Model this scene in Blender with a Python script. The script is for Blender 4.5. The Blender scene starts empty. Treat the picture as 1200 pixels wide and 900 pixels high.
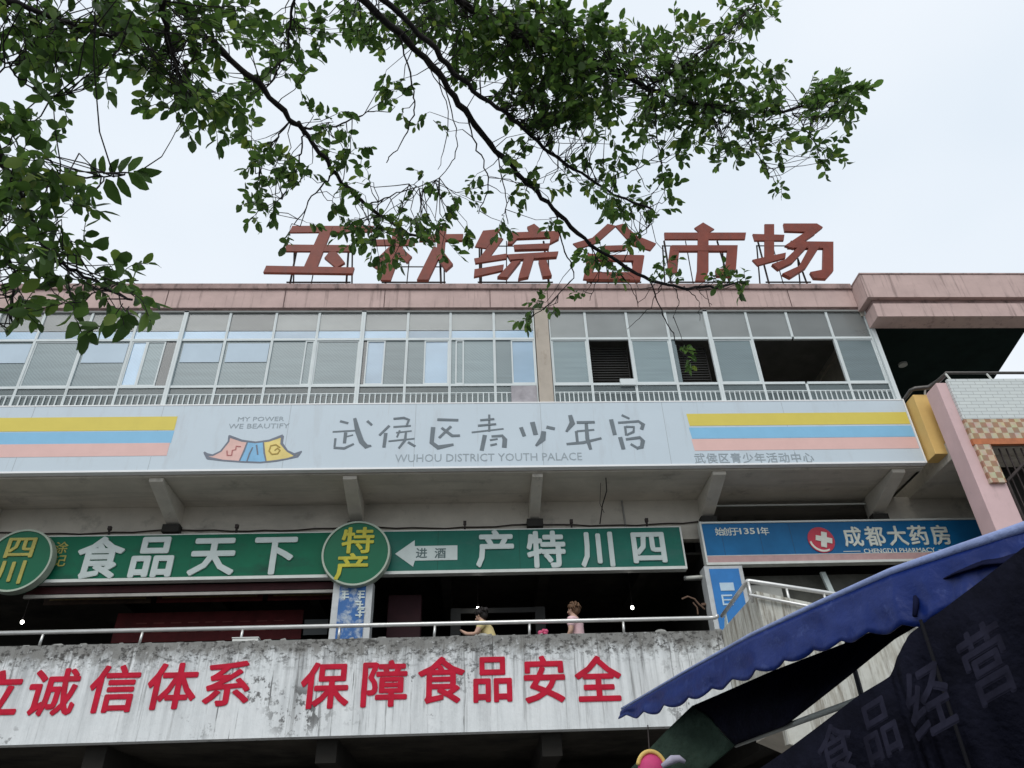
import bpy, math, random
import numpy as np
from mathutils import Vector, Matrix
random.seed(7); rng = np.random.default_rng(11)
S = bpy.context.scene; COL = S.collection
R = math.radians

# ------------------------------------------------------------------ camera
F = 900.0
PI_, YA, RO = R(33.825), R(3.395), R(-2.248)
fw = np.array([math.sin(YA)*math.cos(PI_), math.cos(YA)*math.cos(PI_), math.sin(PI_)])
_r0 = np.array([math.cos(YA), -math.sin(YA), 0.0]); _u0 = np.cross(_r0, fw)
rt = _r0*math.cos(RO) + _u0*math.sin(RO); up = np.cross(rt, fw)
EYE = np.array([0.0, 0.0, 1.6])
cd = bpy.data.cameras.new('camera'); cam = bpy.data.objects.new('camera', cd); COL.objects.link(cam)
cd.sensor_fit = 'HORIZONTAL'; cd.sensor_width = 36.0; cd.lens = 36.0*F/1200.0
cd.clip_start = 0.05; cd.clip_end = 2000.0
M = Matrix.Identity(4)
for i in range(3):
    M[i][0] = rt[i]; M[i][1] = up[i]; M[i][2] = -fw[i]; M[i][3] = EYE[i]
cam.matrix_world = M
S.camera = cam

# ------------------------------------------------------------------ sky and sun (overcast)
SUN_EL, SUN_ROT = R(48), R(200)
w = bpy.data.worlds.new('World'); S.world = w; w.use_nodes = True
nt = w.node_tree; nt.nodes.clear()
N = nt.nodes.new
out = N('ShaderNodeOutputWorld'); bg = N('ShaderNodeBackground'); sky = N('ShaderNodeTexSky')
sky.sky_type = 'NISHITA'; sky.sun_disc = False; sky.sun_elevation = SUN_EL; sky.sun_rotation = SUN_ROT
sky.air_density = 1.0; sky.dust_density = 4.0
hs = N('ShaderNodeHueSaturation'); hs.inputs['Saturation'].default_value = 0.25
tc = N('ShaderNodeTexCoord'); mp = N('ShaderNodeMapping'); mp.inputs['Scale'].default_value = (1, 1, 2.2)
no = N('ShaderNodeTexNoise'); no.inputs['Scale'].default_value = 1.7; no.inputs['Detail'].default_value = 3.0
cr = N('ShaderNodeValToRGB')
cr.color_ramp.elements[0].position = 0.3; cr.color_ramp.elements[0].color = (7.0, 7.85, 8.75, 1)
cr.color_ramp.elements[1].position = 0.72; cr.color_ramp.elements[1].color = (8.3, 8.8, 9.4, 1)
mx = N('ShaderNodeMix'); mx.data_type = 'RGBA'; mx.inputs['Factor'].default_value = 0.88
L = nt.links.new
L(tc.outputs['Generated'], mp.inputs['Vector']); L(mp.outputs['Vector'], no.inputs['Vector'])
L(no.outputs['Fac'], cr.inputs['Fac']); L(sky.outputs['Color'], hs.inputs['Color'])
L(hs.outputs['Color'], mx.inputs['A']); L(cr.outputs['Color'], mx.inputs['B'])
L(mx.outputs['Result'], bg.inputs['Color']); bg.inputs['Strength'].default_value = 0.10
L(bg.outputs['Background'], out.inputs['Surface'])
sd = bpy.data.lights.new('sun', 'SUN'); sun = bpy.data.objects.new('sun', sd); COL.objects.link(sun)
sd.energy = 1.3; sd.angle = R(40); sd.color = (1.0, 0.97, 0.93)
# sky sun_rotation is measured clockwise from +Y seen from above
sx, sy = math.sin(SUN_ROT)*math.cos(SUN_EL), math.cos(SUN_ROT)*math.cos(SUN_EL)
sun.rotation_euler = Vector((sx, sy, math.sin(SUN_EL))).to_track_quat('Z', 'Y').to_euler()
sun.location = (sx*40, sy*40, 40)
S.view_settings.view_transform = 'Standard'; S.view_settings.look = 'None'
S.view_settings.exposure = 0.24; S.view_settings.gamma = 1.0; S.view_settings.use_curve_mapping = False
S.cycles.max_bounces = 8; S.cycles.transparent_max_bounces = 16

# ------------------------------------------------------------------ helpers
def at(px, py, Y=None, Z=None, X=None):
    d = fw + rt*(px-600)/F - up*(py-450)/F
    t = Y/d[1] if Y is not None else ((Z-1.6)/d[2] if Z is not None else X/d[0])
    return EYE + d*t
def ad(px, py, dep):
    d = fw + rt*(px-600)/F - up*(py-450)/F
    return EYE + d*dep

MATS = {}
def mat(name, col, rough=0.6, var=0.12, scale=3.0, spec=0.3, metal=0.0, bump=0.0, stain=None, stretch=(1, 1, 1), trans=0.0, coord='Object', fine=0.0):
    """base colour broken up by noise; stain=(colour, scale, stretch, lo, hi)"""
    if name in MATS: return MATS[name]
    m = bpy.data.materials.new(name); m.use_nodes = True; t = m.node_tree; n = t.nodes.new; l = t.links.new
    b = t.nodes['Principled BSDF']
    b.inputs['Roughness'].default_value = rough; b.inputs['Metallic'].default_value = metal
    b.inputs['Specular IOR Level'].default_value = spec
    tcn = n('ShaderNodeTexCoord'); mpn = n('ShaderNodeMapping'); mpn.inputs['Scale'].default_value = stretch
    l(tcn.outputs[coord], mpn.inputs['Vector'])
    nz = n('ShaderNodeTexNoise'); nz.inputs['Scale'].default_value = scale; nz.inputs['Detail'].default_value = 6; nz.inputs['Roughness'].default_value = 0.65
    l(mpn.outputs['Vector'], nz.inputs['Vector'])
    rp = n('ShaderNodeValToRGB'); e = rp.color_ramp.elements
    e[0].position = 0.28; e[1].position = 0.72
    e[0].color = tuple(max(0, c*(1-var)) for c in col)+(1,); e[1].color = tuple(min(1, c*(1+var)) for c in col)+(1,)
    l(nz.outputs['Fac'], rp.inputs['Fac']); last = rp.outputs['Color']
    if stain:
        for k, (sc_, ss, st, lo, hi) in enumerate(stain if isinstance(stain, list) else [stain]):
            m2 = n('ShaderNodeMapping'); m2.inputs['Scale'].default_value = st; m2.inputs['Location'].default_value = (3.1*k, 1.7*k, .6*k); l(tcn.outputs[coord], m2.inputs['Vector'])
            n2 = n('ShaderNodeTexNoise'); n2.inputs['Scale'].default_value = ss; n2.inputs['Detail'].default_value = 8; n2.inputs['Roughness'].default_value = 0.7
            l(m2.outputs['Vector'], n2.inputs['Vector'])
            r2 = n('ShaderNodeMapRange'); r2.inputs['From Min'].default_value = lo; r2.inputs['From Max'].default_value = hi
            l(n2.outputs['Fac'], r2.inputs['Value'])
            x = n('ShaderNodeMix'); x.data_type = 'RGBA'; x.inputs['B'].default_value = tuple(sc_)+(1,)
            l(r2.outputs['Result'], x.inputs['Factor']); l(last, x.inputs['A']); last = x.outputs['Result']
    l(last, b.inputs['Base Color'])
    if bump:
        bp = n('ShaderNodeBump'); bp.inputs['Strength'].default_value = bump; bp.inputs['Distance'].default_value = 0.02
        n3 = n('ShaderNodeTexNoise'); n3.inputs['Scale'].default_value = scale*6; n3.inputs['Detail'].default_value = 6; l(tcn.outputs[coord], n3.inputs['Vector'])
        l(n3.outputs['Fac'], bp.inputs['Height']); l(bp.outputs['Normal'], b.inputs['Normal'])
    if trans:
        tr = n('ShaderNodeBsdfTranslucent'); l(last, tr.inputs['Color'])
        ms = n('ShaderNodeMixShader'); ms.inputs['Fac'].default_value = trans
        o = t.nodes['Material Output']; l(b.outputs['BSDF'], ms.inputs[1]); l(tr.outputs['BSDF'], ms.inputs[2]); l(ms.outputs['Shader'], o.inputs['Surface'])
    MATS[name] = m; return m

def glow(name, col, st):
    m = bpy.data.materials.new(name); m.use_nodes = True; b = m.node_tree.nodes['Principled BSDF']
    b.inputs['Base Color'].default_value = (.8, .8, .8, 1); b.inputs['Emission Color'].default_value = tuple(col)+(1,); b.inputs['Emission Strength'].default_value = st
    MATS[name] = m; return m

def glassmat(name, col, opac, rough=0.12, var=0.1):
    m = bpy.data.materials.new(name); m.use_nodes = True; t = m.node_tree; b = t.nodes['Principled BSDF']; n = t.nodes.new; l = t.links.new
    b.inputs['Roughness'].default_value = rough; b.inputs['Specular IOR Level'].default_value = 0.6
    tcn = n('ShaderNodeTexCoord'); nz = n('ShaderNodeTexNoise'); nz.inputs['Scale'].default_value = 2.2; nz.inputs['Detail'].default_value = 4
    mpn = n('ShaderNodeMapping'); mpn.inputs['Scale'].default_value = (.5, 1, 6 if name == 'frosted_grey_glass' else 1); l(tcn.outputs['Object'], mpn.inputs['Vector']); l(mpn.outputs['Vector'], nz.inputs['Vector'])
    rp = n('ShaderNodeValToRGB'); e = rp.color_ramp.elements; e[0].position = .3; e[1].position = .7
    e[0].color = tuple(c*(1-var) for c in col)+(1,); e[1].color = tuple(c*(1+var) for c in col)+(1,)
    l(nz.outputs['Fac'], rp.inputs['Fac'])
    oi = n('ShaderNodeObjectInfo'); mr = n('ShaderNodeMapRange'); mr.inputs['To Min'].default_value = .72; mr.inputs['To Max'].default_value = 1.3; l(oi.outputs['Random'], mr.inputs['Value'])
    wv = n('ShaderNodeTexWave'); wv.bands_direction = 'DIAGONAL'; wv.inputs['Scale'].default_value = 9.0; wv.inputs['Distortion'].default_value = 3.0; wv.inputs['Detail'].default_value = 2; l(tcn.outputs['Object'], wv.inputs['Vector'])
    mr2 = n('ShaderNodeMapRange'); mr2.inputs['To Min'].default_value = .86 if 'grey' in name else .97; mr2.inputs['To Max'].default_value = 1.10 if 'grey' in name else 1.02; l(wv.outputs['Fac'], mr2.inputs['Value'])
    ml = n('ShaderNodeMath'); ml.operation = 'MULTIPLY'; l(mr.outputs['Result'], ml.inputs[0]); l(mr2.outputs['Result'], ml.inputs[1])
    vm = n('ShaderNodeVectorMath'); vm.operation = 'SCALE'; l(rp.outputs['Color'], vm.inputs[0]); l(ml.outputs[0], vm.inputs['Scale'])
    l(vm.outputs['Vector'], b.inputs['Base Color'])
    tr = n('ShaderNodeBsdfTransparent'); tr.inputs['Color'].default_value = (.92, .96, .96, 1)
    ms = n('ShaderNodeMixShader'); ms.inputs['Fac'].default_value = opac
    l(tr.outputs['BSDF'], ms.inputs[1]); l(b.outputs['BSDF'], ms.inputs[2]); l(ms.outputs['Shader'], t.nodes['Material Output'].inputs['Surface'])
    MATS[name] = m; return m

def wloc(o):
    v = Vector((0, 0, 0))
    while o is not None: v = v + o.location; o = o.parent
    return v

class MB:
    """collects shapes in world coordinates; build() links them as one mesh object"""
    def __init__(s): s.v = []; s.f = []
    def add(s, vs, fs):
        o = len(s.v); s.v += [tuple(map(float, p)) for p in vs]; s.f += [tuple(i+o for i in q) for q in fs]; return s
    def box(s, x0, x1, y0, y1, z0, z1):
        vs = [(x0, y0, z0), (x1, y0, z0), (x1, y1, z0), (x0, y1, z0), (x0, y0, z1), (x1, y0, z1), (x1, y1, z1), (x0, y1, z1)]
        return s.add(vs, [(0, 3, 2, 1), (4, 5, 6, 7), (0, 1, 5, 4), (1, 2, 6, 5), (2, 3, 7, 6), (3, 0, 4, 7)])
    def prism(s, poly, off):
        """polygon of 3D points swept by vector off"""
        n = len(poly); a = [np.array(p, float) for p in poly]; b = [p+np.array(off, float) for p in a]
        return s.add(a+b, [tuple(range(n)), tuple(range(2*n-1, n-1, -1))] + [(i, i+n, (i+1) % n+n, (i+1) % n) for i in range(n)])
    def tube(s, pts, r, n=8, cap=True):
        pts = [np.array(p, float) for p in pts]; rs = r if hasattr(r, '__len__') else [r]*len(pts); vs = []; prev = None
        for i, p in enumerate(pts):
            d = pts[min(i+1, len(pts)-1)]-pts[max(i-1, 0)]; d = d/(np.linalg.norm(d)+1e-9)
            a = np.array([0, 0, 1.0]) if prev is None else prev
            if prev is None and abs(d[2]) > .9: a = np.array([1.0, 0, 0])
            a = a-d*(a@d); a /= np.linalg.norm(a)+1e-9; prev = a; b = np.cross(d, a)
            for k in range(n):
                t = 2*math.pi*k/n; vs.append(p+rs[i]*(a*math.cos(t)+b*math.sin(t)))
        fs = [(i*n+k, i*n+(k+1) % n, (i+1)*n+(k+1) % n, (i+1)*n+k) for i in range(len(pts)-1) for k in range(n)]
        if cap: fs += [tuple(range(n-1, -1, -1)), tuple((len(pts)-1)*n+k for k in range(n))]
        return s.add(vs, fs)
    def grid(s, rows):
        n = len(rows[0]); vs = [p for r_ in rows for p in r_]
        return s.add(vs, [(i*n+j, i*n+j+1, (i+1)*n+j+1, (i+1)*n+j) for i in range(len(rows)-1) for j in range(n-1)])
    def disc(s, c, r, y0, y1, n=48):
        return s.prism([(c[0]+r*math.cos(2*math.pi*k/n), y0, c[1]+r*math.sin(2*math.pi*k/n)) for k in range(n)], (0, y1-y0, 0))
    def ball(s, c, rx, ry, rz, n=14, m=9):
        vs = []; 
        for i in range(m+1):
            a = math.pi*i/m
            for k in range(n):
                t = 2*math.pi*k/n; vs.append((c[0]+rx*math.sin(a)*math.cos(t), c[1]+ry*math.sin(a)*math.sin(t), c[2]+rz*math.cos(a)))
        return s.add(vs, [(i*n+k, (i+1)*n+k, (i+1)*n+(k+1) % n, i*n+(k+1) % n) for i in range(m) for k in range(n)])
    def build(s, name, m, parent=None, smooth=False, bevel=0.0, solid=0.0, loc=None):
        v = np.array(s.v)
        if parent is None:
            base = np.array(loc) if loc is not None else np.array([(v[:, 0].min()+v[:, 0].max())/2, (v[:, 1].min()+v[:, 1].max())/2, v[:, 2].min()])
        else: base = np.array(wloc(parent))
        me = bpy.data.meshes.new(name); me.from_pydata([tuple(p) for p in v-base], [], s.f); me.validate(); me.update()
        me.materials.append(m)
        if smooth:
            for p in me.polygons: p.use_smooth = True
        o = bpy.data.objects.new(name, me); COL.objects.link(o)
        if parent is not None: o.parent = parent
        else: o.location = tuple(base)
        if bevel:
            b = o.modifiers.new('bevel', 'BEVEL'); b.width = bevel; b.segments = 2; b.limit_method = 'ANGLE'
        if solid:
            b = o.modifiers.new('solid', 'SOLIDIFY'); b.thickness = solid; b.offset = 0
        return o

def tag(o, label, cat=None, group=None, kind=None):
    if label: o['label'] = label
    if cat: o['category'] = cat
    if group: o['group'] = group
    if kind: o['kind'] = kind
    return o
def thing(name, loc, label, cat, group=None):
    o = bpy.data.objects.new(name, None); COL.objects.link(o); o.location = tuple(map(float, loc)); o.empty_display_size = .2
    return tag(o, label, cat, group)
def structure(o): o['kind'] = 'structure'; return o
def copy_tree(o, parent=None):
    c = o.copy(); COL.objects.link(c); c.parent = parent
    for ch in o.children: copy_tree(ch, c)
    return c

_gl = {}
def glyph(ch, offset=0.0, extrude=0.0):
    k = (ch, offset, extrude)
    if k in _gl: return _gl[k]
    c = bpy.data.curves.new('glyph', 'FONT'); c.body = ch; c.size = 1; c.offset = offset; c.extrude = extrude; c.resolution_u = 2
    o = bpy.data.objects.new('glyph', c); COL.objects.link(o)
    dg = bpy.context.evaluated_depsgraph_get(); dg.update()
    me = bpy.data.meshes.new_from_object(o.evaluated_get(dg))
    r_ = ([tuple(v.co) for v in me.vertices], [tuple(p.vertices) for p in me.polygons])
    bpy.data.objects.remove(o); bpy.data.curves.remove(c); bpy.data.meshes.remove(me)
    _gl[k] = r_; return r_
def glyph_on(mb, ch, quad, nrm, thick=0.01, offset=0.02):
    """CJK character in its em box onto a quad (bottom-left, bottom-right, top-right, top-left)"""
    vs, fs = glyph(ch, 0.0, 0.5); q = [np.array(p, float) for p in quad]; nrm = np.array(nrm, float)
    # heavier weight: copies shifted round a small circle, each a fraction of a millimetre behind the last
    n_ = 1 if offset < .008 else 8
    for k in range(n_):
        dx, dy = (0, 0) if n_ == 1 else (offset*1.15*math.cos(k*math.pi/4), offset*1.15*math.sin(k*math.pi/4)); o = []
        for x, y, z in vs:
            u_, v_ = (x+dx-.03)/.94, (y+dy+.09)/.95
            p = (q[0]*(1-u_)+q[1]*u_)*(1-v_)+(q[3]*(1-u_)+q[2]*u_)*v_
            o.append(p+nrm*((z+.5)*thick-.0004*k))
        mb.add(o, fs)
def glyph_px(mb, ch, cx, cy, w_, h_, Y, thick=.01, offset=.02):
    """upright glyph on the wall plane y=Y, sized and centred by photograph pixels"""
    c = at(cx, cy, Y=Y); a = at(cx-w_/2, cy, Y=Y); b = at(cx+w_/2, cy, Y=Y); t = at(cx, cy-h_/2, Y=Y); d = at(cx, cy+h_/2, Y=Y)
    hw, x0 = (b[0]-a[0])/2, c[0]; z0, z1 = d[2], t[2]
    glyph_on(mb, ch, [(x0-hw, Y, z0), (x0+hw, Y, z0), (x0+hw, Y, z1), (x0-hw, Y, z1)], (0, -1, 0), thick, offset)
def latin(mb, s_, x0, x1, z0, z1, Y, thick=.004, offset=0.0):
    vs, fs = glyph(s_, offset, 0.5); v = np.array(vs); a, b = v.min(0), v.max(0)
    o = [(x0+(p[0]-a[0])/(b[0]-a[0])*(x1-x0), Y-(p[2]+.5)*thick, z0+(p[1]-a[1])/(b[1]-a[1])*(z1-z0)) for p in v]
    mb.add(o, fs)
_lay = [0]
def ribbon(mb, pts, ws, Y, thick=.004):
    """brush stroke on plane y=Y; pts in photo pixels, ws widths in pixels; each stroke lies a hair above the one before"""
    _lay[0] += 1; y = Y-.0006*(_lay[0] % 12)
    P = [at(p[0], p[1], Y=Y)[[0, 2]] for p in pts]
    k = np.linalg.norm(at(600, 500, Y=Y)-at(601, 500, Y=Y))
    if not hasattr(ws, '__len__'): ws = [ws*.8]+[ws]*(len(pts)-2)+[ws*.75]
    Lf, Rt = [], []
    for i, p in enumerate(P):
        d = P[min(i+1, len(P)-1)]-P[max(i-1, 0)]; d = d/(np.linalg.norm(d)+1e-9); nn = np.array([-d[1], d[0]])*ws[i]*k/2
        ex = d*ws[i]*k*.25*(-1 if i == 0 else (1 if i == len(P)-1 else 0))
        Lf.append(p+nn+ex); Rt.append(p-nn+ex)
    for i in range(len(P)-1):
        pass
    n = len(P); vs = [(q[0], y, q[1]) for q in Lf]+[(q[0], y, q[1]) for q in Rt]+[(q[0], Y+thick, q[1]) for q in Lf]+[(q[0], Y+thick, q[1]) for q in Rt]
    fs = []
    for i in range(n-1):
        fs += [(i, i+1, n+i+1, n+i), (i, 2*n+i, 2*n+i+1, i+1), (n+i, n+i+1, 3*n+i+1, 3*n+i)]
    fs += [(0, n, 3*n, 2*n), (n-1, 3*n-1, 4*n-1, 2*n-1)]
    mb.add(vs, fs)
def polypx(mb, pts, Y, thick):
    mb.prism([at(p[0], p[1], Y=Y) for p in pts], (0, thick, 0))

# ------------------------------------------------------------------ materials
DK = (.055, .05, .042)
pinkc = mat('pink_concrete', (.52, .385, .355), .8, .12, 2.0, stain=[((.17, .12, .11), 3.0, (2.6, 2.6, .16), .54, .74), ((.52, .40, .36), 1.2, (1, 1, 1), .55, .8)], bump=.2)
copec = mat('coping_concrete', (.34, .24, .22), .85, .25, 3.0, stain=((.08, .06, .055), 3.0, (1.5, 1, .6), .5, .7))
conc = mat('raw_concrete', (.54, .50, .43), .85, .14, 1.3, stain=[((.24, .22, .19), 2.2, (1, 1, 1), .56, .8), ((.32, .30, .26), .7, (.3, 3, 1), .5, .75)], bump=.25)
beige = mat('beige_plaster', (.43, .38, .32), .8, .12, 2.0, stain=((.22, .16, .12), 3, (2, 2, .6), .55, .75))
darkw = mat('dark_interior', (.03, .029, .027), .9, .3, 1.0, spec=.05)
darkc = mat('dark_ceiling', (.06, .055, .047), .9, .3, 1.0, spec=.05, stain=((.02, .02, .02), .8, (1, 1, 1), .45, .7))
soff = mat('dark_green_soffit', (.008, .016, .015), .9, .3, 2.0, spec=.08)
whitef = mat('white_window_frame', (.62, .67, .67), .5, .06, 3.0, stain=((.36, .37, .35), 4, (1, 1, .4), .6, .85))
galv = mat('galvanised_rail', (.62, .62, .60), .35, .1, 6.0, metal=.55)
iron = mat('rusty_iron', (.04, .03, .028), .7, .4, 8.0)
redl = mat('rooftop_red', (.19, .040, .023), .55, .22, 3.0, stain=((.15, .05, .04), 5, (1, 1, .5), .5, .8), spec=.3)
signw = mat('banner_white', (.53, .61, .665), .45, .03, .6, stain=[((.45, .49, .52), 1.6, (1.6, 1, .35), .54, .85), ((.40, .43, .44), 5.0, (2.5, 1, .12), .62, .8)], bump=.06)
sedge = mat('banner_edge', (.78, .79, .79), .4, .04)
sgrey = mat('brush_grey', (.15, .18, .20), .6, .1)
sgrey2 = mat('letter_grey', (.30, .35, .38), .6, .1)
yel = mat('stripe_yellow', (.66, .545, .10), .5, .04); blu = mat('stripe_blue', (.23, .49, .70), .5, .04); pnk = mat('stripe_pink', (.72, .47, .43), .5, .04)
green = mat('sign_green', (.003, .128, .066), .45, .12, 1.5, stain=((.012, .055, .04), 1.1, (1, 1, 2), .5, .75), spec=.15)
green2 = mat('sign_faded_green', (.016, .135, .10), .5, .15, 1.5, stain=((.04, .135, .11), 1.1, (1, 1, 2), .5, .75), spec=.15)
rgreen = mat('round_green', (.004, .115, .055), .4, .1, 2.0, spec=.2)
swhite = mat('sign_letter', (.55, .62, .60), .5, .08); strim = mat('sign_trim', (.66, .68, .64), .4, .1)
gold = mat('gold_letter', (.46, .42, .03), .45, .2, 4.0)
goldo = mat('faded_gold_letter', (.36, .32, .07), .45, .25, 4.0)
pblue = mat('pharmacy_blue', (.010, .125, .30), .4, .25, .9, spec=.2); predp = mat('pharmacy_red', (.50, .04, .07), .4, .1); ppink = mat('pharmacy_pink', (.50, .32, .31), .5, .15, 4)
pwhite = mat('pharmacy_letter', (.70, .72, .64), .5, .06)
redsl = mat('slogan_red', (.47, .012, .036), .7, .2, 4.0, spec=.15, stain=((.30, .03, .04), 6, (1, 1, .5), .55, .8))
tarp = mat('blue_tarp', (.007, .024, .155), .42, .15, 3.0, spec=.35, bump=.35, stain=((.05, .08, .26), 14, (1, 1, 1), .58, .75), trans=.10)
rimt = mat('pale_blue_tarp_rim', (.24, .30, .52), .5, .2, 7.0, bump=.3)
dtarp = mat('dark_tarp', (.006, .0065, .013), .85, .5, 6.0, spec=.06, bump=.6)
gtarp = mat('green_tarp', (.030, .050, .036), .8, .5, 7.0, spec=.1, bump=.5)
ctext = mat('faded_lettering', (.022, .022, .037), .9, .5, 9.0, spec=.05)

# parapet: white paint, rain streaks, black mould band at the top
def parapet_mat():
    m = bpy.data.materials.new('weathered_white_paint'); m.use_nodes = True; t = m.node_tree; n = t.nodes.new; l = t.links.new; b = t.nodes['Principled BSDF']
    b.inputs['Roughness'].default_value = .85; b.inputs['Specular IOR Level'].default_value = .2
    tcn = n('ShaderNodeTexCoord'); sp = n('ShaderNodeSeparateXYZ'); l(tcn.outputs['Object'], sp.inputs['Vector'])
    def noise(scale, st, det=8, ro=.7, loc=(0, 0, 0)):
        mp_ = n('ShaderNodeMapping'); mp_.inputs['Scale'].default_value = st; mp_.inputs['Location'].default_value = loc; l(tcn.outputs['Object'], mp_.inputs['Vector'])
        z = n('ShaderNodeTexNoise'); z.inputs['Scale'].default_value = scale; z.inputs['Detail'].default_value = det; z.inputs['Roughness'].default_value = ro
        l(mp_.outputs['Vector'], z.inputs['Vector']); return z.outputs['Fac']
    def rng_(v, a, b_, c=0., d=1.):
        q = n('ShaderNodeMapRange'); q.inputs['From Min'].default_value = a; q.inputs['From Max'].default_value = b_; q.inputs['To Min'].default_value = c; q.inputs['To Max'].default_value = d
        l(v, q.inputs['Value']); return q.outputs['Result']
    def math_(op, a, b_):
        q = n('ShaderNodeMath'); q.operation = op; q.use_clamp = op != 'SUBTRACT'
        for i, x in enumerate((a, b_)):
            if isinstance(x, float): q.inputs[i].default_value = x
            else: l(x, q.inputs[i])
        return q.outputs[0]
    def mix(f, a, col):
        q = n('ShaderNodeMix'); q.data_type = 'RGBA'; l(f, q.inputs['Factor'])
        if isinstance(a, tuple): q.inputs['A'].default_value = a+(1,)
        else: l(a, q.inputs['A'])
        q.inputs['B'].default_value = col+(1,); return q.outputs['Result']
    zz = math_('SUBTRACT', sp.outputs['Z'], 3.785)
    c = mix(rng_(noise(1.3, (1, 1, 1)), .35, .7), (.66, .69, .695), (.76, .78, .78))
    # long streaks, denser towards the top (object z: 0 bottom .. 1.5 top)
    stk = rng_(noise(3.2, (2.2, 2.2, .13)), .42, .66)
    c = mix(math_('MULTIPLY', stk, rng_(zz, .1, 1.5, .22, .75)), c, (.22, .23, .235))
    stk2 = rng_(noise(9.0, (1.6, 1.6, .10), loc=(4, 2, 0)), .54, .72)
    c = mix(math_('MULTIPLY', stk2, rng_(zz, .35, 1.4, .05, .85)), c, (.10, .10, .097))
    drip = rng_(noise(6.0, (1.8, 1.8, .06), loc=(8, 1, 0)), .57, .63)
    c = mix(math_('MULTIPLY', drip, rng_(zz, .0, 1.0, .25, .75)), c, (.16, .16, .155))
    drip2 = rng_(noise(10.0, (1.5, 1.5, .05), loc=(3, 6, 0)), .58, .63)
    c = mix(math_('MULTIPLY', drip2, rng_(noise(1.1, (1, 1, .3), 2, .5, (9, 2, 0)), .42, .6, .1, .85)), c, (.085, .085, .083))
    # crumbling mouldy band along the top edge
    band = rng_(math_('ADD', rng_(zz, .85, 1.5, 0., .70), rng_(noise(4.5, (1, 1, .7), loc=(1, 0, 0)), .3, .75, 0., .42)), .50, .72)
    c = mix(math_('MULTIPLY', band, .85), c, (.165, .16, .145))
    pits = math_('MULTIPLY', rng_(noise(11., (1, 1, 1.3), loc=(0, 5, 0)), .50, .60), rng_(zz, .95, 1.25, 0., .9))
    c = mix(pits, c, (.06, .058, .055))
    flk = math_('MULTIPLY', rng_(noise(8., (1, 1, 1.2), loc=(7, 0, 2)), .60, .66), rng_(zz, 1.05, 1.25))
    c = mix(flk, c, (.50, .51, .50))
    # flaked dark patches low on the wall
    pt = math_('MULTIPLY', rng_(noise(7., (1, 1, 1), loc=(2, 3, 1)), .54, .60), rng_(noise(.8, (1, 1, .8), 2, .5, (6.5, 0, .4)), .56, .64))
    c = mix(math_('MULTIPLY', pt, .85), c, (.10, .10, .10))
    def blob(x0, z0, rx, rz):
        dx = n('ShaderNodeMath'); dx.operation = 'MULTIPLY_ADD'; l(sp.outputs['X'], dx.inputs[0]); dx.inputs[1].default_value = 1/rx; dx.inputs[2].default_value = -x0/rx
        dz = n('ShaderNodeMath'); dz.operation = 'MULTIPLY_ADD'; l(zz, dz.inputs[0]); dz.inputs[1].default_value = 1/rz; dz.inputs[2].default_value = -z0/rz
        h = n('ShaderNodeMath'); h.operation = 'POWER'; l(dx.outputs[0], h.inputs[0]); h.inputs[1].default_value = 2
        h2 = n('ShaderNodeMath'); h2.operation = 'POWER'; l(dz.outputs[0], h2.inputs[0]); h2.inputs[1].default_value = 2
        q = n('ShaderNodeMath'); q.operation = 'ADD'; l(h.outputs[0], q.inputs[0]); l(h2.outputs[0], q.inputs[1])
        return rng_(q.outputs[0], .3, 1.3, 1., 0.)
    for bl_, sc_, lo_, loc_ in ((blob(-.78, .40, .55, .42), 6.5, .50, (2, 3, 1)), (blob(-1.45, .72, .3, .3), 8., .53, (5, 1, 1)), (blob(.75, .9, .5, .3), 8., .56, (5, 4, 1))):
        pk = math_('MULTIPLY', bl_, rng_(noise(sc_, (1, 1, .9), loc=loc_), lo_, lo_+.05))
        c = mix(math_('MULTIPLY', pk, .9), c, (.11, .11, .108))
    l(c, b.inputs['Base Color'])
    bp = n('ShaderNodeBump'); bp.inputs['Strength'].default_value = .5; bp.inputs['Distance'].default_value = .03
    l(noise(7., (1, 1, .6)), bp.inputs['Height']); l(bp.outputs['Normal'], b.inputs['Normal'])
    return m
parm = parapet_mat()
stairm = mat('streaked_concrete', (.52, .52, .47), .85, .12, 2.0, stain=[((.17, .145, .11), 5.0, (2.0, 2.0, .2), .48, .66), ((.38, .36, .30), 2.5, (1.6, 1.6, .5), .5, .75)], bump=.4)

# ------------------------------------------------------------------ setting: ground
g = MB().box(-400, 400, -400, 400, -.3, -.02); structure(g.build('ground', mat('earth', (.10, .10, .09), .9, .2, .3)))
g = MB().box(-60, 60, -9, 5.5, -.02, -.016); structure(g.build('road', mat('asphalt', (.05, .05, .052), .85, .2, 2.0, bump=.2)))
g = MB().box(-60, 60, 5.5, 13.4, -.0199, .12); structure(g.build('pavement', mat('paving', (.26, .25, .24), .85, .15, 2.0)))
g = MB()
for k in range(12): g.box(-59+k*10, -56+k*10, -2.1, -1.95, -.016, -.012)
structure(g.build('lane_marking', mat('road_paint', (.7, .7, .68), .7, .1)))

# ------------------------------------------------------------------ the market building
XL, XR = -12.8, 8.72
B = thing('market_building', (-2, 15.5, 0), 'long market building with pink roof fascia, band of windows, covered walkway and weathered white parapet', 'building')
def bp_(name, mb, m, parent=None, **k): return mb.build(name, m, parent or B, **k)
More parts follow.
